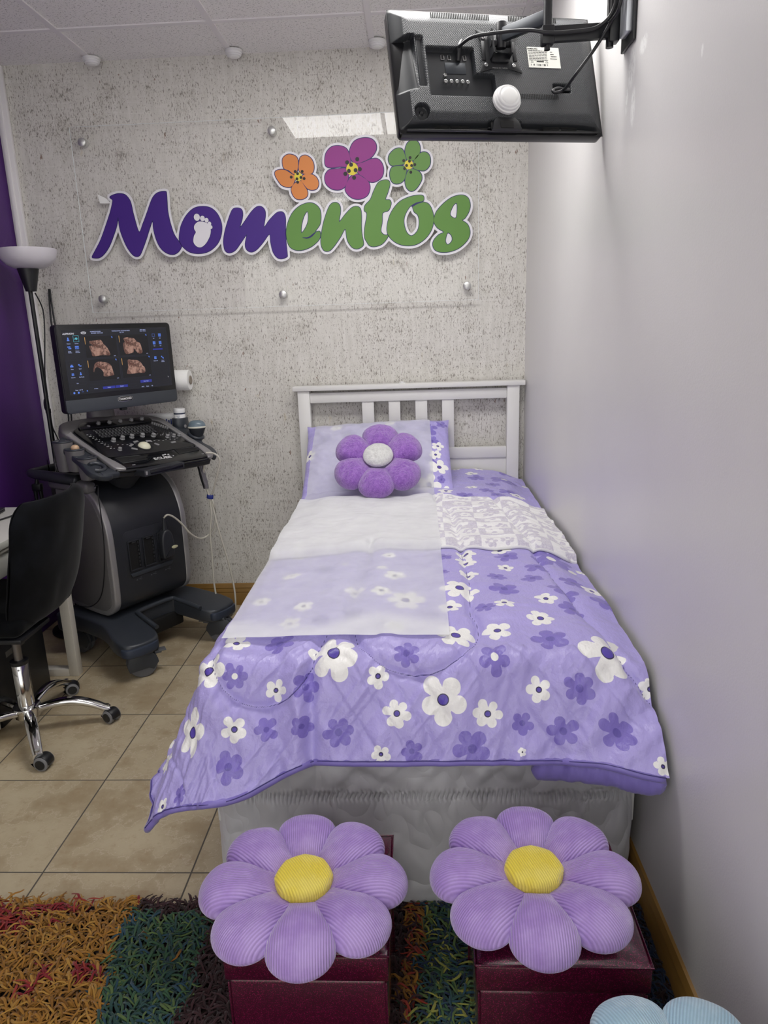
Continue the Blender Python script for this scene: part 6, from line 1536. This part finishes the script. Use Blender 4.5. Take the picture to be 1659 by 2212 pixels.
# backrest: curved upholstered shell, its back towards the room
rows = []
nv, nu = 60, 70
def back_pt(u, v, side):
    z = .405+.460*v
    e = max(0, v*2-1-.62)/.38; w = .222-.020*(1-v)**2-.075*(1-math.sqrt(max(1-e**2, 0)))
    e2 = max(0, .3-v)/.3; w -= .05*e2**2
    bulge = .060*(1-abs(u)**2.2); th = .026*math.sqrt(max(1-abs(u)**7, 0))*math.sqrt(max(1-abs(2*v-1)**9, 0))
    x = -.105+.130*(v**.42)+.02*v+bulge*.75-.045+side*th+.06*w*u
    x += side*.003*float(vnoise(np.array(u*3), np.array(v*4), 6))
    return (x, -1.112+w*u, z)
mb = MB()
uu = np.sin(np.linspace(-math.pi/2, math.pi/2, nu)); vv = (1-np.cos(np.linspace(0, math.pi, nv)))/2
mb.grid(np.array([[back_pt(u, v, 1) for u in uu] for v in vv])); mb.grid(np.array([[back_pt(u, v, -1) for u in uu] for v in vv]), flip=True)
part('backrest', mb, M_velvet, ch, 180)
part('seat', rbox(MB(), (-.245, -1.105, .445), (.36, .42, .09), .042), M_velvet, ch, 60)
part('seat_plate', MB().box2((CX-.1, CY-.1, .385), (CX+.08, CY+.1, .402), .004), M_black, ch)
part('gas_lift', MB().cyl((CX, CY, .27), (CX, CY, .39), .0145, n=28), simple('satin steel tube', '#8a8684', .3, .9, 40, .05), ch, 40)
q = part('column', MB().lathe([(.0285, .095), (.0285, .272), (.027, .274)], tr(CX, CY, 0), 36), M_chrome, ch, 40)
part('column_collar', MB().lathe([(.029, .268), (.030, .270), (.030, .282), (.016, .284)], tr(CX, CY, 0), 32), M_black, q, 40)
part('screw', MB().ell((CX+.010, CY-.0285, .255), (.0035, .002, .0035), 14, 8), M_steel, q, 180)
hub = part('hub', MB().lathe([(.034, .060), (.042, .064), (.046, .088), (.048, .096), (.046, .104), (.030, .108)], tr(CX, CY, 0), 40), M_chrome, ch, 40)
for k in range(5):
    a = math.radians(-56.5+72*k); d = Vector((math.cos(a), math.sin(a), 0)); c = Vector((CX, CY, 0))
    rows = []
    for i in range(25):
        f = i/24; r = .035+.245*f; z = .087+.016*math.sin(math.pi*min(f*1.1, 1))-.042*f**3
        w = .0165+.004*math.sin(math.pi*f); h = .0125+.002*math.sin(math.pi*f)
        p_ = c+d*r; s_ = Vector((-d.y, d.x, 0))
        rows.append([tuple(p_+s_*(w*math.copysign(abs(math.cos(b))**.8, math.cos(b)))+Vector((0, 0, z+h*math.copysign(abs(math.sin(b))**.8, math.sin(b))))) for b in np.linspace(0, 2*math.pi, 25)])
    mb = MB().grid(np.array(rows)); mb.add([rows[-1][j] for j in range(24)], [tuple(range(24))])
    lg = part('leg', mb, M_chrome, ch, 60)
    tip = c+d*.268; yaw = a+(.9, -.7, -1.1, .4, 1.2)[k]
    Mk = tr(tip.x, tip.y, 0)@rz(yaw)
    cs = part('caster', MB(Mk).cyl((0, 0, .050), (0, 0, .066), .008, n=16), M_steel, ch, 40)
    prof_ = [(.018+.0265*math.cos(math.radians(b)), .0255+.0265*math.sin(math.radians(b))) for b in range(-10, 215, 15)]+[(-.012, .022), (.018, .026)]
    part('hood', MB(Mk@frame((0, 0, 0), (1, 0, 0), (0, 0, 1), (0, -1, 0))).prism(prof_, -.019, .019, None, .003), M_black, cs, 40)
    for s_ in (-1, 1):
        w_ = Mk@tr(.018, s_*.0155, .0245)@Matrix.Rotation(math.pi/2, 4, 'X')
        wh = part('wheel', MB(w_).lathe([(.001, -.009), (.0185, -.009), (.0245, -.006), (.0245, .006), (.0185, .009), (.001, .009)], None, 32, False), simple('grey wheel tread', '#77777a', .5, 0, 30, .05) if (k == 0 and s_ == -1) else bpy.data.materials['grey wheel tread'], cs, 30)
        part('wheel_cap', MB(w_).lathe([(.0175, .0088 if s_ < 0 else -.0088), (.0165, .0105*(-s_)), (.0005, .0108*(-s_))], None, 28, False), M_black, wh, 40)
